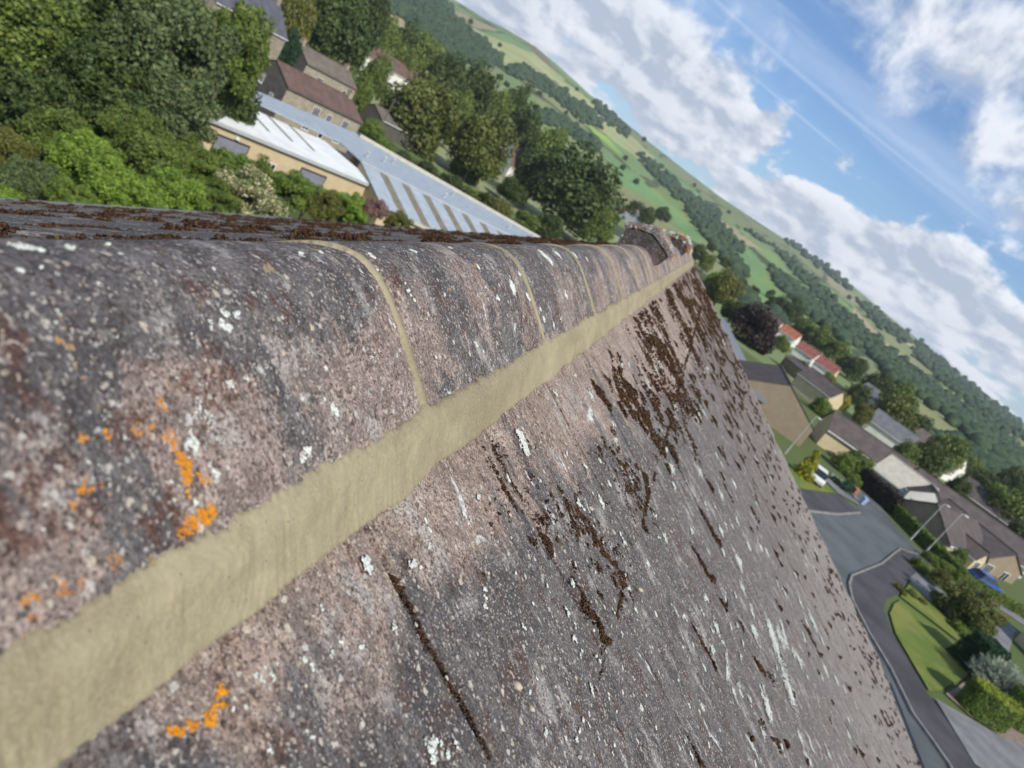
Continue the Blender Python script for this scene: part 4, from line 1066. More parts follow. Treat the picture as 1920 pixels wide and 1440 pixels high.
fp = [LC_(*p) for p in ((-40.7, 77.6), (-43.9, 70.9), (-48.0, 62.5), (-50.2, 74.6), (-46.6, 92.0), (-45.2, 90.2), (-23.0, 109.6))]
far = [(-1.5, .01, ZRg)]+[(a, b_, ZRg-.02*b_) for a, b_ in fp]
dq = np.array(fp[6])-np.array(fp[5]); dq = dq/np.linalg.norm(dq)*48; farend = (far[6][0]+dq[0], far[6][1]+dq[1], ZRg-.4)
slab([far[0], (Lf, .01, ZRg), farend]+far[:0:-1][1:]).build('far_roof', MSHEET, lb)
mb = MB(); wallp = [(-1.3, -8.4, 2.9), (Lf-.2, -8.4, 2.9), (Lf-.2, 16, 4.2), (fp[6][0]-.3, fp[6][1]-.4, 4.2), (fp[4][0]+.4, fp[4][1]-.4, 4.2), (-1.3, .2, 4.5)]
mb.add([(a, b_, 0) for a, b_, c in wallp]+[(a, b_, c) for a, b_, c in wallp], [(i, (i+1) % 6, (i+1) % 6+6, i+6) for i in range(6)]); mb.build('wall', MBUFF, lb)
MB().box(-1.5, Lf, -.12, .12, ZRg+.06, ZRg+.17).build('ridge_cap', MPOLE, lr)
MB().box(-1.5, Lf, -8.85, -8.62, 2.9, 3.2).build('gutter', MCREAMR, lr)
g0 = np.array([*fp[5], 4.5]); g1 = np.array([*fp[6], 4.45]); dd_ = (g1-g0)/np.linalg.norm(g1-g0); gn = np.array([-dd_[1], dd_[0], 0]); g2_ = g0+dd_*75
mb = MB(); mb.add([tuple(g0), tuple(g2_), tuple(g2_+gn*.35), tuple(g0+gn*.35)]+[tuple(p+np.array([0, 0, .4])) for p in (g0, g2_, g2_+gn*.35, g0+gn*.35)], [(3, 2, 1, 0), (4, 5, 6, 7), (0, 1, 5, 4), (1, 2, 6, 5), (2, 3, 7, 6), (3, 0, 4, 7)]); mb.build('parapet', MCREAMR, lr)
zf = lambda yy: 3.0+(8.6-abs(yy))*(ZRg-3.0)/8.6+.105
for i in range(12):
    u = .8+i*3.0; mb = MB()
    mb.add([(u, -8.5, zf(8.5)), (u+1.05, -8.5, zf(8.5)), (u+1.05, -.6, zf(.6)), (u, -.6, zf(.6)), (u, -8.5, zf(8.5)+.03), (u+1.05, -8.5, zf(8.5)+.03), (u+1.05, -.6, zf(.6)+.03), (u, -.6, zf(.6)+.03)], [(3, 2, 1, 0), (4, 5, 6, 7), (0, 1, 5, 4), (1, 2, 6, 5), (2, 3, 7, 6), (3, 0, 4, 7)])
    mb.build('rooflight', MSKY, lr)
for (u, yy) in ((1, 4), (4.5, 6.5), (7, 9), (12, 3), (16, 7.5), (24, 4), (30, 6)):
    z = ZRg-.02*yy+.09; MB().tube((u, yy, z), (u, yy, z+.55), .14, .14, 10).tube((u, yy, z+.55), (u, yy, z+.72), .26, .1, 10).build('roof_vent', MPOLE, lr)
# stone houses
houseb('stone_house', 'two storey stone house with slate and brown roof above the pale blue factory', 'house', -56.9, 95.0, GL-1.1, -19.7, 8.2, 13.4, 6.0, 23, MSTONE, MREDB,
       wins=[(1, -1.2, 4.1, 1.2, 1.2, 2), (1, 1.2, 4.0, .9, 1.1, 1), (1, 4.2, 4.1, 1.2, 1.2, 2), (1, -1.6, 1.9, 1.1, 1.0, 1), (1, 1.2, 1.6, .8, 1.2, 0), (1, 4.0, 1.9, 1.1, 1.0, 1), (0, -1.2, 4.2, .8, 1.2, 1), (0, -1.2, 1.9, .8, 1.2, 1), (0, 1.8, 3.0, .8, 1.1, 1)], chim=[(0, 6.2, .8, .9)], gmat=MSTONED, over=.15, gable=MWOODF)
houseb('stone_cottage', 'stone cottage with mossy stone slate roof behind the long stone house', 'house', -73.9, 122.5, GL, -17, 7.6, 12, 5.7, 26, MSTONE, MSTROOF,
       wins=[(1, -2.2, 3.6, 1.5, 1.0, 2), (1, 3.8, 3.6, .8, .9, 0)], chim=[(0, -5.4, .8, .9), (0, 5.4, .7, .7)], gmat=MSTONED, over=.15, gable=MWOODF)
houseb('slate_house', 'tall stone house with blue grey slate roof at the top edge beside the big tree', 'house', -76.8, 100.8, GL+.6, -15, 9, 13, 7.4, 38, MSTONE2, MSLATE,
       wins=[(1, 1.2, 5.0, 1.3, 1.5, 1), (1, 1.5, 1.6, .9, 1.1, 1), (1, 4.6, 2.6, .8, 1.0, 0), (1, -1, 1.2, .9, 1.8, 0)], chim=[(0, 6.0, .9, 1.3)], over=.2)
houseb('low_outbuilding', 'low grey roofed outbuilding between the stone cottage and the lime trees', 'outbuilding', -66.5, 141, GL, -20, 7, 11, 3.0, 22, MSTONED, MSTROOF, over=.2)
houseb('white_bungalow', 'white walled long house with brown roof on the left hillside', 'house', -106, 208, GL+4, -30, 10, 26, 4.2, 30, MRENDER, MREDB, wins=[(1, -8, 1.5, 2.4, 1.4, 2), (1, 4, 1.5, 1.8, 1.4, 1)], gmat=MRENDER, over=.3)
houseb('village_house', 'brown roofed house with a pale gable between the two dark round trees', 'house', -62, 224, GL, -40, 10, 13, 4.5, 48, MRENDER, MREDB, wins=[(1, 0, 1.5, 1.4, 1.2, 1)])
houseb('village_house', 'white gabled house with grey roof glimpsed behind the two lime trees', 'house', -76, 212, GL+2, 10, 7, 9, 5.5, 35, MRENDER, MGREYR)
houseb('village_house', 'grey gable with red tiled roof left of the ridge hood', 'house', -40, 345, GL+2, 20, 12, 14, 5, 40, plain('grey_render', (.24, .25, .28), .05, 1), MORANGE)
houseb('white_cottage', 'small white cottage at the top edge between the trees', 'house', -106, 150, GL+4, -30, 7, 9, 3.5, 32, MRENDER, MGREYR)
# stone boundary wall
w0 = empty('stone_wall', (-66, 104, GL)); tag(w0, 'long pale boundary wall between the slate house and the stone house', 'wall'); w0.rotation_euler.z = radians(60)
MB().box(-8, 8, -.3, .3, 0, 2.6).build('wall_body', MSTONE, w0); MB().box(-8, 8, -.38, .38, 2.6, 2.75).build('coping', MKERB, w0)

# ------------------------------------------------------------------ lamp posts and poles
def lamp(x, y, z0, h, lean, label, group=None):
    t = empty('street_lamp', (x, y, z0)); tag(t, label, 'street lamp', group)
    MB().tube((0, 0, 0), (0, 0, 1.2), .09, .09, 10).tube((0, 0, 1.2), (0, 0, h), .05, .035, 10).build('post', MPOLE, t)
    mb = MB(); mb.tube((0, 0, h-.03), (lean*.45, -.1, h+.08), .03, .03, 8); mb.box(lean*.45-.20, lean*.45+.20, -.17, -.01, h+.03, h+.12); mb.build('lantern', MW if lean else MPOLE, t)
lamp(34.0, 80.8, GR, 5.0, .9, 'grey street lamp standing in the hedge by the brown brick bungalow')
lamp(34.2, 76.9, GR, 5.6, .9, 'grey street lamp at the pavement end where the hedge starts')
lamp(18.4, 79.5, GR, 5.0, .9, 'grey lamp post against the tan gable wall')
def pole(x, y, z0, h, label):
    t = empty('telegraph_pole', (x, y, z0)); tag(t, label, 'pole'); MB().tube((0, 0, 0), (0, 0, h), .15, .10, 10).build('post', MWOODF, t)
    MB().box(-.5, .5, -.05, .05, h-.5, h-.38).build('crossarm', MWOODF, t)
pole(-62.5, 130, GL, 8.0, 'wooden pole beside the round bush and the lime trees')
lamp(-31.9, 95, GL, 5.0, .0, 'grey post in front of the pale blue factory roof')

# ------------------------------------------------------------------ car
MCARB = plain('blue_car_paint', (.03, .10, .42), .03, 2, .25, spec=.6)
def car(x, y, z0, rz, label, paint):
    t = empty('parked_car', (x, y, z0), rz); tag(t, label, 'car')
    prof = [(-2.0, .32), (-2.05, .62), (-1.95, .92), (-1.2, 1.0), (1.3, 1.0), (1.98, .88), (2.05, .6), (2.0, .3)]
    top = [(-1.9, .92), (-1.45, 1.42), (-.9, 1.50), (.1, 1.50), (.55, 1.40), (1.25, 1.0)]
    def ext(pf, w, w2):
        mb = MB(); n_ = len(pf); v = [(a, -w if z < 1.2 else -w2, z) for a, z in pf]+[(a, w if z < 1.2 else w2, z) for a, z in pf]
        mb.add(v, [tuple(range(n_))[::-1], tuple(range(n_, 2*n_))]+[(i, (i+1) % n_, (i+1) % n_+n_, i+n_) for i in range(n_)]); return mb
    b_ = ext(prof, .86, .86).build('body', paint, t); md = b_.modifiers.new('b', 'BEVEL'); md.width = .08; md.segments = 3
    c = ext(top, .80, .62).build('windows', MG, t)
    r = MB().box(-1.4, .45, -.60, .60, 1.495, 1.53).build('roof', paint, t)
    for sx in (-1.28, 1.28):
        for sy in (-.8, .8):
            mb = MB(); mb.tube((sx, sy-.1, .31), (sx, sy+.1, .31), .31, .31, 18); w = mb.build('wheel', MGUT, t)
            MB().tube((sx, sy-.11, .31), (sx, sy+.11, .31), .19, .19, 12).build('rim', MPOLE, w)
    for sy in (-.62, .62):
        MB().box(1.9, 2.06, sy-.18, sy+.18, .66, .82).build('headlight', MW, t)
car(42.6, 81.7, GR+.06, radians(28), 'blue hatchback parked on the drive beside the hedge', MCARB)
# wheelie bins and small things by the drive
def binn(x, y, rz, label, mt):
    t = empty('wheelie_bin', (x, y, GR+.1), rz); t.scale = (.8, .8, .8); tag(t, label, 'bin')
    MB().add([(-.22, -.25, .08), (.22, -.25, .08), (.22, .25, .08), (-.22, .25, .08), (-.29, -.36, 1.0), (.29, -.36, 1.0), (.29, .36, 1.0), (-.29, .36, 1.0)], [(0, 3, 2, 1), (4, 5, 6, 7), (0, 1, 5, 4), (1, 2, 6, 5), (2, 3, 7, 6), (3, 0, 4, 7)]).build('body', mt, t)
    MB().add([(-.31, -.38, 1.002), (.31, -.38, 1.002), (.31, .40, 1.08), (-.31, .40, 1.08), (-.31, -.38, 1.05), (.31, -.38, 1.05), (.31, .40, 1.14), (-.31, .40, 1.14)], [(4, 5, 6, 7), (0, 1, 5, 4), (1, 2, 6, 5), (2, 3, 7, 6), (3, 0, 4, 7)]).build('lid', mt, t)
    for s in (-.2, .2): MB().tube((s-.03, .3, .1), (s+.03, .3, .1), .1, .1, 12).build('wheel', MGUT, t)
binn(27.9, 80.6, .3, 'pale blue bin beside the dark conifer at the end of the drive', plain('pale_blue_plastic', (.30, .38, .58), .05, 2))
binn(27.2, 82.2, .2, 'pinkish red bin behind the pale blue one', plain('faded_red_plastic', (.38, .17, .13), .05, 2))
car(21.3, 76.0, GR+.1, radians(80), 'white hatchback half hidden behind the golden conifer', MW)

# ------------------------------------------------------------------ vegetation
def leaf_quads(C, size, rs, N=None, droop=0.):
    """quads scattered at C, normals mostly along N"""
    n_ = len(C); d = rs.normal(size=(n_, 3))
    if N is not None: d = d*.75+N*1.0
    d /= np.linalg.norm(d, axis=1)[:, None]
    a = np.cross(d, rs.normal(size=(n_, 3))); a /= np.linalg.norm(a, axis=1)[:, None]; b_ = np.cross(d, a)
    s = size*rs.uniform(.6, 1.35, (n_, 1)); a = a*s; b_ = b_*s*.62
    V = np.stack([C-a, C-b_, C+a, C+b_], 1).reshape(-1, 3); F = np.arange(4*n_).reshape(-1, 4); return V, F
def crown_points(rs, n_, lumps, shape='round', depth=.35):
    """points through an uneven crown of unit radius; lumps = number of bough masses"""
    k = lumps; th = rs.uniform(0, 2*pi, k); zz = rs.uniform(-.75, 1, k); rr = np.sqrt(np.maximum(0, 1-zz*zz))
    LC = np.stack([rr*np.cos(th), rr*np.sin(th), zz], 1)*rs.uniform(.45, .74, (k, 1)); LR = rs.uniform(.26, .44, k)
    if shape == 'cone':
        h = rs.uniform(-1, 1, k); w = (1-h)*.30+.04; LC = np.stack([w*np.cos(th)*.9, w*np.sin(th)*.9, h], 1); LR = .10+.16*(1-h)*.7
    if shape == 'near': LC = np.stack([rr*np.cos(th), rr*np.sin(th), zz], 1)*rs.uniform(.35, .86, (k, 1)); LR = rs.uniform(.12, .27, k)
    if shape == 'oval':
        LC[:, 2] *= 1.25
    idx = rs.randint(k, size=n_); d = rs.normal(size=(n_, 3)); d /= np.linalg.norm(d, axis=1)[:, None]
    r = 1-depth*rs.rand(n_)**1.5
    P = LC[idx]+d*(LR[idx]*r)[:, None]
    P += rs.normal(0, .018, P.shape)
    return P, d
def crown_mesh(name, seed, n_, lumps, size, shape='round', depth=.35):
    rs = np.random.RandomState(seed); P, d = crown_points(rs, n_, lumps, shape, depth)
    V, F = leaf_quads(P, size, rs, d); return npmesh(name, V, F)
CR = {('round', i): crown_mesh('crown', 40+i, 9000, 26+5*i, .052) for i in range(4)}
CR.update({('oval', i): crown_mesh('crown', 60+i, 10000, 34, .050, 'oval') for i in range(2)})
CR[('cone', 0)] = crown_mesh('crown', 70, 8000, 60, .045, 'cone')
CR.update({('near', i): crown_mesh('crown', 80+i, 22000, 70, .036, 'near', .5) for i in range(3)})
CR.update({('far', i): crown_mesh('crown', 90+i, 1600, 18, .12) for i in range(3)})
def trunk_mesh(seed):
    rs = random.Random(seed); mb = MB(); mb.tube((0, 0, -.02), (0, 0, .45), .06, .045, 8); mb.tube((0, 0, .43), (.02, 0, .75), .045, .03, 8)
    for i in range(5):
        a = rs.uniform(0, 6.28); r = rs.uniform(.3, .5); h = rs.uniform(.4, .6); mb.tube((0, 0, h-.08), (cos(a)*r, sin(a)*r, h+.28), .025, .01, 6)
    return mesh('trunk', mb.v, mb.f)
TRK = [trunk_mesh(i) for i in range(3)]
MATME = {}
def shared(me, mat):
    k = (me.name, mat.name)
    if k not in MATME:
        c = me.copy(); c.materials.clear(); c.materials.append(mat); MATME[k] = c
    return MATME[k]
rt = random.Random(5)
def tree(px, py, rpx, dist, label, mat, kind='round', cat='tree', asp=1., group=None, name='tree', gz=None, hf=None, wf=1.):
    """crown centre seen at (px,py) at distance dist (m along view axis); rpx radius"""
    q = ray(px, py)*(dist/FPX); r = rpx/FPX*dist
    zb = (terrain(atan2(q[0], q[1]), hypot(q[0], q[1]))) if gz is None else gz
    rz = r*asp; zc = q[2]
    if kind in ('round', 'oval') and q[2]-zb > rz: top = q[2]+rz; bot = zb+.10*(top-zb); rz = (top-bot)/2; zc = (top+bot)/2
    H = zc-zb+r*.2                           # trunk reaches into crown
    t = empty(name, (q[0], q[1], zb), rt.uniform(0, 6.28)); tag(t, label, cat, group)
    vs = [k[1] for k in CR if k[0] == kind]; me = CR[(kind, rt.choice(vs))]
    o = link('crown', shared(me, mat), None, t); o.location = (0, 0, zc-zb)
    if kind == 'cone': o.scale = (r*1.9, r*1.9, rz)
    else: kx = 1.3 if kind == 'oval' else 1.18; o.scale = (r*wf*kx, r*wf*kx, rz*1.08)
    if kind != 'far' and H > .5:
        k = link('trunk', shared(TRK[rt.randrange(3)], MBARK), None, t); k.scale = (max(r*.9, .6), max(r*.9, .6), H/.75)
    return t
# left, near mass
N = 'near'
tree(95, 95, 150, 50, 'big dark leafy tree filling the top left corner', L_DARK, N, asp=1.1)
tree(10, 30, 120, 44, 'green tree cut by the left edge at the top', L_MID, N)
tree(250, 20, 120, 55, 'leafy green tree at the top between the corner tree and the grey green one', L_MID, N, asp=1.1)
tree(320, 110, 105, 52, 'grey green tree with a pale bare branch in its crown', L_BLUE, N, asp=1.2)
tree(440, 95, 58, 62, 'tall narrow dark green tree left of the slate roofed house', L_MID, N, asp=1.7)
tree(200, 200, 110, 46, 'dark tree below the grey green tree on the left', L_DARK, N)
tree(330, 215, 80, 47, 'olive tinted tree overhanging the white roof', L_BLUE, N)
tree(60, 215, 90, 42, 'dark green tree low at the left edge', L_DARK, N)
tree(440, 175, 45, 66, 'dark shrubby tree behind the white roof end', L_DARK, 'round')
for (px, py, r, d, lab, m, cat) in [
    (15, 290, 55, 37, 'olive green bush at the left edge above the mossy roof', L_OLIVE, 'bush'),
    (60, 345, 55, 35, 'grey green bush low at the left edge', L_BLUE, 'bush'),
    (5, 385, 40, 33, 'bright green bush in the bottom left of the garden bank', L_BRIGHT, 'bush'),
    (165, 300, 62, 38, 'bright yellow green bush left of centre on the bank', L_BRIGHT, 'bush'),
    (205, 350, 62, 36, 'bright green leafy bush just above the mossy roof', L_BRIGHT, 'bush'),
    (290, 300, 62, 40, 'mid green bush between the bright bush and the buff wall', L_MID, 'bush'),
    (330, 365, 52, 38, 'yellow green bush with pink flowers left of the cream flowering shrub', L_BRIGHT, 'bush'),
    (385, 322, 42, 44, 'green bush under the buff wall', L_HEDGE, 'bush'),
    (410, 372, 40, 40, 'green bush directly left of the cream flowers', L_MID, 'bush'),
    (470, 372, 62, 42, 'elder bush covered in cream flower heads', L_ELDER, 'flowering shrub'),
    (545, 358, 46, 50, 'green bush right of the cream flowers', L_HEDGE, 'bush'),
    (490, 336, 44, 54, 'dark green bush below the first roller door', L_MID, 'bush'),
    (606, 386, 38, 52, 'feathery olive bush beneath the second roller door', L_OLIVE, 'bush'),
    (660, 392, 34, 56, 'bright green bush left of the pink flowers', L_BRIGHT, 'bush'),
    (706, 392, 24, 50, 'bank of pink willowherb flowers', L_PINK, 'flowers'),
    (748, 418, 26, 62, 'low green scrub right of the pink flowers', L_OLIVE, 'bush'),
    (632, 388, 36, 58, 'green scrub along the foot of the buff wall', L_HEDGE, 'bush'),
    (110, 250, 60, 41, 'dark green understorey bush above the bright yellow green bush', L_MID, 'bush'),
    (250, 250, 58, 43, 'green bush tucked beneath the grey green tree', L_MID, 'bush'),
    (130, 375, 45, 34, 'shadowed green bush between the grey green and the bright bush', L_HEDGE, 'bush'),
    (262, 372, 48, 36, 'lime green bush right of the bright leafy bush', L_BRIGHT, 'bush'),
    (430, 318, 44, 47, 'green bush with its top against the buff wall', L_HEDGE, 'bush'),
    (343, 285, 40, 46, 'green bush at the left end of the buff wall', L_MID, 'bush'),
    (580, 372, 36, 56, 'green scrub between the two roller doors', L_HEDGE, 'bush')]:
    tree(px, py, r, d, lab, m, 'near', cat, group=None, name='bush' if cat != 'flowers' else 'flower_bank', asp=.9)
# left, middle distance
for (px, py, r, d, lab, m, k, a) in [
    (782, 222, 66, 150, 'large olive lime tree, left one of the pair beyond the factory', L_LIME, 'oval', 1.05),
    (903, 280, 50, 154, 'narrower olive lime tree, right one of the pair beyond the factory', L_LIME, 'oval', 1.2),
    (870, 330, 32, 160, 'dark tree at the foot of the right lime tree', L_MID, 'round', 1),
    (1075, 365, 78, 172, 'broad very dark tree just above the ridge', L_DARK, 'oval', .95),
    (1015, 330, 48, 180, 'dark tree at the left side of the broad dark one', L_DARK, 'round', 1),
    (1030, 270, 34, 215, 'dark green tree behind the brown roofed house', L_MID, 'round', 1),
    (985, 235, 36, 225, 'green tree right behind the lime pair', L_DARK, 'round', 1),
    (640, 38, 62, 150, 'dark spreading pine at the top edge above the cottage', L_DARK, 'round', 1),
    (690, 25, 38, 190, 'dark conifer beside the tan field at the top', L_DARK, 'oval', 1.1),
    (560, 18, 38, 130, 'golden olive tree behind the slate house chimney', L_OLIVE, 'round', 1),
    (545, 88, 18, 118, 'dark conifer between slate house and cottage', L_YEW, 'oval', 1.3),
    (765, 75, 30, 260, 'dark round tree below the tan field', L_DARK, 'round', 1),
    (800, 95, 34, 250, 'green tree behind the white bungalow', L_MID, 'round', 1),
    (835, 140, 38, 220, 'rounded dark tree above the left lime tree', L_DARK, 'round', 1.1),
    (895, 165, 38, 230, 'rounded dark tree in the middle row above the limes', L_DARK, 'round', 1.1),
    (868, 195, 24, 215, 'small green tree near the white gable', L_MID, 'round', 1),
    (940, 205, 30, 235, 'green tree at the right of the middle row', L_MID, 'round', 1),
    (970, 185, 26, 260, 'dark tree at the edge of the green field', L_DARK, 'round', 1),
    (715, 130, 28, 160, 'green garden tree in front of the white bungalow', L_MID, 'round', 1),
    (730, 65, 26, 240, 'bright green tree on the left hillside', L_MID, 'round', 1),
    (700, 245, 22, 132, 'round green bush at the foot of the wooden pole', L_HEDGE, 'round', .9),
    (685, 165, 18, 140, 'small tree beside the low outbuilding', L_MID, 'round', 1),
    (935, 400, 32, 130, 'bright green shrub behind the pale blue factory ridge', L_OLIVE, 'round', .8),
    (720, 275, 18, 128, 'green shrub against the factory parapet beside the round bush', L_HEDGE, 'round', .9),
    (755, 300, 20, 132, 'dark shrub under the left lime tree', L_DARK, 'round', .8),
    (800, 322, 24, 134, 'brown green hedge below the left lime tree', L_DARK, 'round', .8),
    (845, 345, 24, 136, 'dark shrub between the two lime trees', L_DARK, 'round', .8),
    (880, 368, 24, 134, 'green shrub under the right lime tree', L_MID, 'round', .8),
    (915, 385, 26, 134, 'dark bush below the brown roofed house', L_DARK, 'round', .8),
    (960, 360, 30, 165, 'dark bush hiding the foot of the brown roofed house', L_DARK, 'round', .8),
    (985, 415, 26, 140, 'low green scrub at the factory end', L_MID, 'round', .8),
    (1030, 425, 30, 150, 'dark scrub at the foot of the broad dark tree', L_DARK, 'round', .8),
    (735, 215, 26, 165, 'green tree left behind the left lime tree', L_MID, 'round', 1),
    (850, 235, 24, 190, 'dark tree seen between the two lime trees', L_DARK, 'round', 1),
    (625, 60, 30, 175, 'green tree left of the white long house', L_MID, 'round', 1),
    (655, 140, 16, 150, 'garden shrub behind the stone cottage', L_MID, 'round', .9),
    (760, 110, 24, 215, 'garden tree right of the white long house', L_MID, 'round', 1),
    (1130, 415, 30, 165, 'green shrubs right of the broad dark tree', L_MID, 'round', .9),
    (1190, 392, 16, 330, 'small dark tree near the red tiled gable', L_DARK, 'round', 1),
    (1212, 405, 17, 330, 'dark green tree right of the red tiled gable', L_DARK, 'round', 1),
    (1243, 404, 15, 430, 'lone round dark tree in the green field above the ridge hood', L_DARK, 'round', 1),
    (1310, 478, 18, 300, 'dark tree immediately right of the ridge end', L_DARK, 'round', 1),
    (1328, 490, 14, 280, 'second dark tree right of the ridge end', L_MID, 'round', 1),
    # right
    (1358, 545, 36, 170, 'olive green tree against the roof verge', L_OLIVE, 'round', 1),
    (1337, 530, 22, 175, 'bright green tree touching the roof verge', L_BRIGHT, 'round', 1),
    (1412, 620, 46, 158, 'very dark copper beech beside the roof verge', L_COP, 'round', 1),
    (1375, 590, 24, 165, 'dark green tree between verge and copper beech', L_DARK, 'round', 1),
    (1458, 578, 24, 300, 'dark green tree above the orange roofs', L_DARK, 'round', 1),
    (1482, 590, 22, 290, 'dark tree right behind the orange roof', L_DARK, 'round', 1),
    (1508, 620, 26, 270, 'green tree behind the middle red roof', L_MID, 'round', 1),
    (1538, 640, 26, 262, 'green tree between the two lower red roofs', L_MID, 'round', 1),
    (1570, 665, 26, 255, 'rounded green tree behind the lowest red roof', L_MID, 'round', 1),
    (1600, 690, 24, 250, 'green tree above the grey roofed white house', L_DARK, 'round', 1),
    (1465, 645, 16, 200, 'dark shrub under the orange roofed house', L_MID, 'round', 1),
    (1492, 690, 18, 185, 'dark evergreen between the shed and red houses', L_DARK, 'round', 1),
    (1530, 725, 20, 175, 'green bush below the lowest red house', L_HEDGE, 'round', 1),
    (1552, 715, 16, 190, 'green garden bush near the white house', L_HEDGE, 'round', 1),
    (1540, 768, 22, 125, 'green tree just above the bungalow gable', L_HEDGE, 'round', 1),
    (1568, 745, 20, 150, 'dark green shrub beside the yellow bush', L_MID, 'round', 1),
    (1584, 752, 11, 142, 'bright yellow bush in the gardens', L_YELL, 'round', 1),
    (1608, 742, 24, 170, 'dark green tree right of the yellow bush', L_DARK, 'round', 1),
    (1645, 722, 26, 210, 'dark green tree left of the olive meadow', L_DARK, 'round', 1),
    (1622, 775, 18, 140, 'shrub behind the brown bungalow roof', L_OLIVE, 'round', 1),
    (1668, 785, 48, 150, 'big bright olive green tree behind the long bungalow', L_LIME, 'round', 1),
    (1690, 750, 30, 180, 'green tree behind the big olive green one', L_MID, 'round', 1),
    (1718, 800, 26, 185, 'dark tree on the meadow edge', L_DARK, 'round', 1),
    (1738, 862, 34, 125, 'grey green tree above the cream roof', L_DARK, 'round', 1),
    (1700, 850, 24, 118, 'green tree just behind the cream roof', L_MID, 'round', 1),
    (1775, 848, 36, 150, 'dark rounded tree in the middle of the right tree belt', L_MID, 'round', 1),
    (1810, 880, 32, 160, 'green tree in the right tree belt', L_MID, 'round', 1),
    (1840, 915, 34, 140, 'dark green tree behind the long brown roof', L_DARK, 'round', 1),
    (1798, 915, 22, 125, 'shrub beside the long brown roof ridge', L_DARK, 'round', 1),
    (1885, 960, 52, 130, 'large green tree at the right edge', L_MID, 'round', 1),
    (1915, 1020, 40, 120, 'dark tree cut by the right edge', L_DARK, 'round', 1),
    (1900, 905, 30, 180, 'tree at the right edge below the bright meadow', L_DARK, 'round', 1),
    (1610, 872, 26, 92, 'dark leafy bush in front of the long bungalow', L_MID, 'round', 1),
    (1582, 868, 22, 88, 'green garden bush left of the leafy one', L_HEDGE, 'round', 1),
    (1600, 905, 16, 86, 'bright green shrub beside the drive end', L_HEDGE, 'round', 1),
    (1572, 925, 26, 79, 'dark round conifer by the turning head', L_YEW, 'oval', 1),
    (1556, 910, 14, 80, 'mid green conifer left of the dark one', L_HEDGE, 'oval', 1),
    (1668, 925, 18, 92, 'dark shrub at the end of the purple hedge', L_MID, 'round', .9),
    (1722, 1065, 20, 66, 'green shrub near the pavement corner', L_HEDGE, 'round', .9),
    (1742, 1050, 18, 72, 'bushy green shrub beside the lamp post hedge', L_MID, 'round', .9),
    (1765, 1085, 20, 64, 'grey brown shrub on the front garden', L_OLIVE, 'round', .9),
    (1685, 1110, 16, 56, 'olive shrub at the tip of the lawn', L_OLIVE, 'round', .8),
    (1708, 1115, 12, 57, 'small dark shrub on the lawn edge', L_MID, 'round', .8),
    (1728, 1128, 9, 57, 'red flowering plant beside the lawn', L_ORNG, 'round', .8),
    (1800, 1145, 56, 58, 'open apple tree with grey boughs beside the lawn', L_LIME, 'near', .95),
    (1838, 1150, 44, 60, 'orange tinged bush touching the apple tree', L_ORNG, 'near', .9),
    (1800, 1195, 34, 56, 'dense green lower bough tree left of the clipped yew', L_HEDGE, 'near', .9),
    (1805, 1270, 24, 50, 'low dark golden shrub between yew and hedge drum', L_OLIVE, 'near', .8),
    (1878, 1250, 22, 62, 'dark shrub behind the silver willow', L_DARK, 'round', .9),
    (1800, 1040, 16, 76, 'shrub below the bay window', L_MID, 'round', .9),
    (1768, 1012+50, 14, 72, 'green shrub in front of the cream bungalow wall', L_HEDGE, 'round', .9)]:
    tree(px, py, r, d, lab, m, k, asp=a, cat='bush' if ('bush' in lab or 'shrub' in lab) else ('plant' if 'plant' in lab else 'tree'), name='bush' if ('bush' in lab or 'shrub' in lab) else 'tree')
# leaning golden conifer
t = tree(1503, 898, 25, 72, 'tall leaning golden conifer by the turning head', L_YELL, 'cone', asp=2.3, name='conifer')
t.rotation_euler = (0, radians(-11), 0)
# silver willow: fountain of thin pale leaves
def willow(px, py, dist, R):
    q = ray(px, py)*(dist/FPX); rs = np.random.RandomState(8); n_ = 420; P = []; Dn = []
    for i in range(n_):
        d = rs.normal(size=3); d[2] = abs(d[2])*.9+.1; d /= np.linalg.norm(d); L = R*rs.uniform(.75, 1.08)
        for k in range(46):
            s = (.35+.65*rs.rand()); p = d*L*s; p = p+rs.normal(0, R*.018, 3); P.append(p); Dn.append(d)
    P = np.array(P); V = []; Dn = np.array(Dn); sd = np.cross(Dn, rs.normal(size=Dn.shape)); sd /= np.linalg.norm(sd, axis=1)[:, None]
    d2 = Dn+rs.normal(0, .3, Dn.shape); V = np.stack([P-d2*R*.045, P-sd*R*.010, P+d2*R*.045, P+sd*R*.010], 1).reshape(-1, 3)
    t = empty('willow_bush', (q[0], q[1], GR+.1)); tag(t, 'silvery white willow bush beside the clipped hedges', 'bush')
    o = link('foliage', npmesh('foliage', V, np.arange(len(V)).reshape(-1, 4)), L_SILV, t); o.location = (0, 0, q[2]-GR-.1-R*.35)
    MB().tube((0, 0, 0), (0, 0, .5), .12, .08, 8).build('trunk', MBARK, t)
willow(1880, 1280, 46, 2.1)
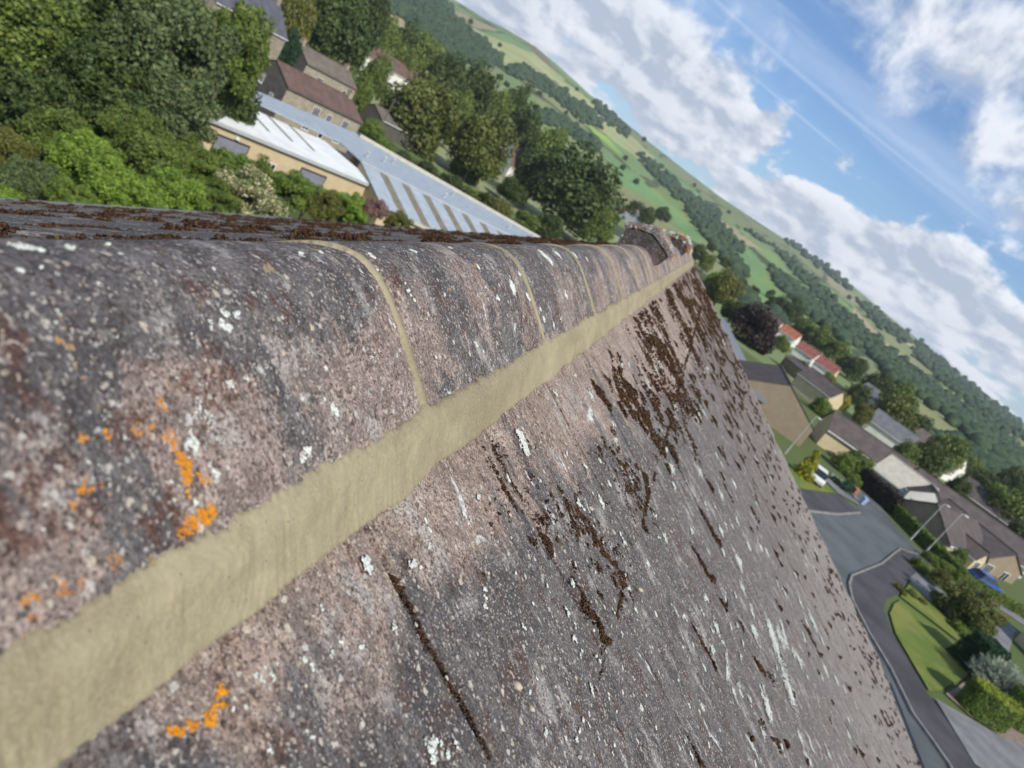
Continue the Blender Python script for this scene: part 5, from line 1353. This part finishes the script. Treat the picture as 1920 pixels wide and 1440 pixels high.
# clipped hedges: leaves covering a shaped solid
def hedge(name, label, base, yaw, lx, ly, h, mat, topmat=None, rnd=.25, n_=9000, size=.05, taper=.92, ell=False):
    rs = np.random.RandomState(int(lx*100)); t = empty(name, (base[0], base[1], base[2]), yaw); tag(t, label, 'hedge')
    def pts(top, n2):
        u = rs.uniform(-1, 1, n2); P = np.zeros((n2, 3)); Nn = np.zeros((n2, 3))
        if top:
            if ell: r = np.sqrt(rs.rand(n2)); a = rs.uniform(0, 2*pi, n2); P[:, 0] = r*np.cos(a)*lx/2*taper; P[:, 1] = r*np.sin(a)*ly/2*taper
            else: P[:, 0] = u*lx/2*taper; P[:, 1] = rs.uniform(-1, 1, n2)*ly/2*taper
            P[:, 2] = h; Nn[:, 2] = 1
        else:
            z = rs.rand(n2); k = 1-(1-taper)*z
            if ell: a = rs.uniform(0, 2*pi, n2); P[:, 0] = np.cos(a)*lx/2*k; P[:, 1] = np.sin(a)*ly/2*k; Nn[:, 0] = np.cos(a); Nn[:, 1] = np.sin(a)
            else:
                per = rs.rand(n2)*(lx+ly)*2
                for i, p in enumerate(per):
                    if p < lx: P[i, :2] = (p-lx/2, -ly/2); Nn[i, 1] = -1
                    elif p < 2*lx: P[i, :2] = (p-lx*1.5, ly/2); Nn[i, 1] = 1
                    elif p < 2*lx+ly: P[i, :2] = (-lx/2, p-2*lx-ly/2); Nn[i, 0] = -1
                    else: P[i, :2] = (lx/2, p-2*lx-ly*1.5); Nn[i, 0] = 1
                P[:, 0] *= k; P[:, 1] *= k
            P[:, 2] = z*h
        P += Nn*rs.normal(0, size*.8, (n2, 1)); 
        for i in range(0, n2): P[i] += Nn[i]*noise.noise(Vector((P[i]*1.3)))*.12
        return P, Nn
    A_s = ((lx+ly)*2*h); A_t = lx*ly; ns = int(n_*A_s/(A_s+A_t)); nt = n_-ns
    P, Nn = pts(False, ns); V, F = leaf_quads(P, size, rs, Nn)
    P2_, N2 = pts(True, nt); V2, F2 = leaf_quads(P2_, size, rs, N2)
    # solid heart so nothing shows through
    if topmat is None:
        V = np.concatenate([V, V2]); F = np.concatenate([F, F2+len(V)-len(V2)])
    o = link('leaves', npmesh('leaves', V, F), mat, t)
    if topmat is not None: link('top_leaves', npmesh('top_leaves', V2, F2), topmat, t)  # top leaves get a separate colour from the sides
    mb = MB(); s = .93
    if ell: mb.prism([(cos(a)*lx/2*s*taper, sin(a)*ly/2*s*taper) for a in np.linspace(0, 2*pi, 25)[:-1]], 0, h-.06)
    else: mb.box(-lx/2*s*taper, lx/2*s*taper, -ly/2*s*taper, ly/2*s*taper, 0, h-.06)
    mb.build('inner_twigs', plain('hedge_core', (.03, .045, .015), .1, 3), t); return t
def gp(px, py): q = onplane(px, py, GR+.1); return (q[0], q[1], GR+.1)
hedge('clipped_hedge', 'long clipped green hedge along the far pavement', (35.6, 82.0, GR+.05), atan2(-11, 4.4)+.0, 13.5, 1.1, 1.35, L_HEDGE, None, n_=9000, size=.09)
hedge('clipped_hedge', 'clipped green hedge running past the blue car to the right edge', (43.2, 79.6, GR+.05), radians(25), 16, 1.0, .9, L_HEDGE, None, n_=8000, size=.09)
hedge('purple_hedge', 'tall dark purple leaved hedge at the end of the cul de sac', (31.5, 89.5, GR), radians(-48), 6.0, 1.6, 2.1, L_COP, None, n_=7000, size=.10)
hedge('clipped_yew', 'dark green yew clipped to a wedge beside the lawn', (30.2, 51.8, GR+.1), radians(32), 3.2, 2.0, 2.3, L_YEW, None, n_=12000, size=.06, taper=.72)
hedge('drum_hedge', 'clipped oval hedge with yellow green top beside the pale drive', (28.0, 44.1, GR+.12), radians(12), 3.3, 1.9, 1.65, L_HEDGE, L_HEDGEY, n_=14000, size=.05, taper=1., ell=True)
hedge('drum_hedge', 'second clipped oval hedge behind the yellow topped one', (31.4, 47.0, GR+.12), radians(20), 2.6, 1.9, 2.1, L_HEDGE, L_OLIVE, n_=12000, size=.05, taper=1., ell=True)
hedge('garden_hedge', 'dark hedge at the right edge behind the second drum hedge', (35, 47.5, GR+.1), radians(60), 4, 1.5, 1.5, L_DARK, None, n_=8000, size=.07)

# ------------------------------------------------------------------ woods and hedgerow trees on the hills
def woodsmat():
    m, n, b, oc, gc = material('woodland_foliage')
    r = n.new('ShaderNodeNewGeometry').outputs['Random Per Island']; f = n.noise(oc, .4, 4, .7)
    c = n.mix(r, (.030, .058, .030), (.060, .092, .040)); c = n.mix(n.ramp(f, .45, .7, 0, .5), c, (.03, .05, .028))
    n.put(b.inputs['Base Color'], c); b.inputs['Roughness'].default_value = .9; bump(n, b, f, 1, 1.2); return m
MWOODS = woodsmat()
WOODS = [  # photo outlines of wooded areas: polygon, spacing in metres, crown radius
 [(715, 0), (830, 0), (860, 40), (900, 70), (940, 115), (925, 125), (870, 120), (820, 100), (760, 40), (700, 10)],
 [(860, 55), (900, 75), (945, 118), (930, 130), (880, 120), (840, 110)],
 [(1000, 205), (1040, 212), (1085, 245), (1125, 275), (1110, 285), (1060, 250), (1005, 228)],
 [(975, 120), (1010, 140), (1060, 180), (1100, 200), (1130, 235), (1110, 240), (1060, 205), (1010, 165), (960, 140)],
 [(945, 128), (985, 130), (1000, 150), (960, 148)],
 [(1120, 190), (1180, 250), (1170, 260), (1110, 205)],
 [(1185, 280), (1230, 310), (1300, 375), (1350, 400), (1340, 415), (1280, 375), (1220, 330)],
 [(1260, 335), (1330, 400), (1400, 470), (1380, 475), (1310, 420), (1250, 350)],
 [(1290, 400), (1330, 430), (1380, 490), (1400, 520), (1370, 510), (1320, 450)],
 [(1390, 425), (1450, 470), (1530, 560), (1560, 590), (1600, 640), (1700, 710), (1780, 780), (1830, 820), (1900, 860), (1920, 880), (1920, 860), (1850, 800), (1760, 730), (1680, 670), (1600, 600), (1540, 540), (1460, 470)],
 [(1440, 500), (1500, 540), (1560, 600), (1600, 650), (1570, 640), (1500, 580), (1450, 530)],
 [(1620, 650), (1680, 690), (1760, 740), (1850, 800), (1920, 850), (1920, 880), (1870, 880), (1800, 810), (1740, 755), (1660, 710)],
 [(1600, 560), (1650, 590), (1710, 640), (1700, 650), (1640, 610)],
 [(1720, 640), (1790, 700), (1880, 770), (1920, 800), (1920, 830), (1850, 790), (1770, 720), (1710, 670)],
 [(1420, 590), (1450, 600), (1470, 630), (1440, 620)], [(1370, 520), (1420, 590), (1400, 600), (1350, 540)],
 [(1700, 820), (1780, 830), (1850, 870), (1920, 920), (1920, 960), (1850, 920), (1760, 860)],
 [(1480, 440), (1600, 545), (1595, 550), (1470, 450)]]
def cell_trees():
    rs = np.random.RandomState(3); C = []; R = []; hedges = []
    for poly in WOODS:
        xs = [p[0] for p in poly]; ys = [p[1] for p in poly]; area = 0
        step = 4.6
        px = min(xs)
        while px < max(xs):
            py = min(ys)
            while py < max(ys):
                a = px+rs.uniform(-3, 3); b_ = py+rs.uniform(-3, 3); py += step
                if not inpoly(a+rs.normal(0, 2.5), b_+rs.normal(0, 2.5), poly) or b_ < -15: continue
                q = ground_hit(a, b_)
                if q is None: continue
                d = float(np.dot(q, FF)); r = min(7.5, max(2.6, 4.7/FPX*d))*rs.uniform(.65, 1.3)
                C.append((q[0], q[1], q[2]+r*.7)); R.append((r*1.15, r*1.15, r*.95))
                # back rows so the wood has depth
                if rs.rand() < .3:
                    k = 1+rs.uniform(4, 12)/d; x, y = q[0]*k, q[1]*k; z = terrain(atan2(x, y), hypot(x, y)); C.append((x, y, z+r*.7)); R.append((r, r, r))
            px += step
    o = link('woodland', blobs('woodland', C, R, 2, .16, 3), MWOODS); tag(o, 'dark belts of woodland across the hillsides', 'woodland', kind='stuff')
    print('woodland crowns', len(C))
    # tiny hedgerow trees, one object of its own each
cell_trees()
FT = [(880, 45), (905, 62), (935, 88), (930, 92), (948, 163), (935, 150), (960, 150), (1010, 178), (1045, 195), (1060, 215), (1078, 222), (1100, 232), (1085, 262), (1130, 310), (1165, 318), (1190, 345), (1235, 362), (1170, 300), (1152, 285), (1205, 300),
      (1215, 318), (1262, 372), (1285, 398), (1300, 420), (1270, 350), (1330, 470), (1345, 480), (1355, 500), (1368, 498), (1380, 545), (1405, 555), (1415, 545), (1440, 560), (1460, 575), (1478, 560), (1490, 575), (1425, 500), (1500, 520), (1540, 545), (1560, 560), (1590, 560), (1612, 585), (1635, 600), (1655, 615), (1690, 640),
      (1650, 575), (1675, 600), (1700, 622), (1735, 655), (1752, 668), (1770, 690), (1790, 712), (1700, 700), (1725, 720), (1762, 745), (1800, 735), (1825, 752), (1850, 772), (1340, 385), (1365, 400), (1300, 350), (1240, 300), (1205, 265), (1150, 225), (1110, 195), (1080, 170), (1645, 660), (1600, 620)]
rt2 = random.Random(2)
WH = ['lone dark tree', 'small dark tree', 'rounded tree', 'dark thorn tree', 'bushy tree']
def zone(px, py):
    return ('on the upper left hillside' if px < 1000 else 'on the hillside above the broad dark tree' if px < 1150 else 'in the fields above the ridge hood' if px < 1300 else 'in the strip fields right of the ridge end' if px < 1450 else 'on the hill above the red roofs' if px < 1600 else 'on the right hand wooded slope')
for i, (px, py) in enumerate(FT):
    if i % 5 in (1, 3): continue
    q = ground_hit(px, py)
    if q is None: continue
    d = float(np.dot(q, FF)); r = rt2.uniform(4.5, 7)/FPX*d*.85; r = min(7, max(3, r))
    t = link('field_tree', shared(CR[('far', rt2.randrange(3))], L_DARK), None, None, (q[0], q[1], q[2]+r*.7)); t.scale = (r, r, r*1.1)
    t.rotation_euler.z = rt2.uniform(0, 6)
    tag(t, 'small dark tree '+zone(px, py), 'tree', 'hedgerow trees '+zone(px, py))

# ------------------------------------------------------------------ valley haze
hz = MB().box(-3100, 3100, -3100, 3100, -25, 210).build('haze', None); hz['kind'] = 'stuff'
hm = bpy.data.materials.new('haze'); hm.use_nodes = True; hm.node_tree.nodes.clear()
hn = NT(hm.node_tree); ho = hn.new('ShaderNodeOutputMaterial'); hv = hn.new('ShaderNodeVolumePrincipled')
hv.inputs['Color'].default_value = (.86, .92, 1, 1); hv.inputs['Density'].default_value = .00015; hv.inputs['Anisotropy'].default_value = .2
hn.l.new(hv.outputs[0], ho.inputs['Volume']); hz.data.materials.append(hm)
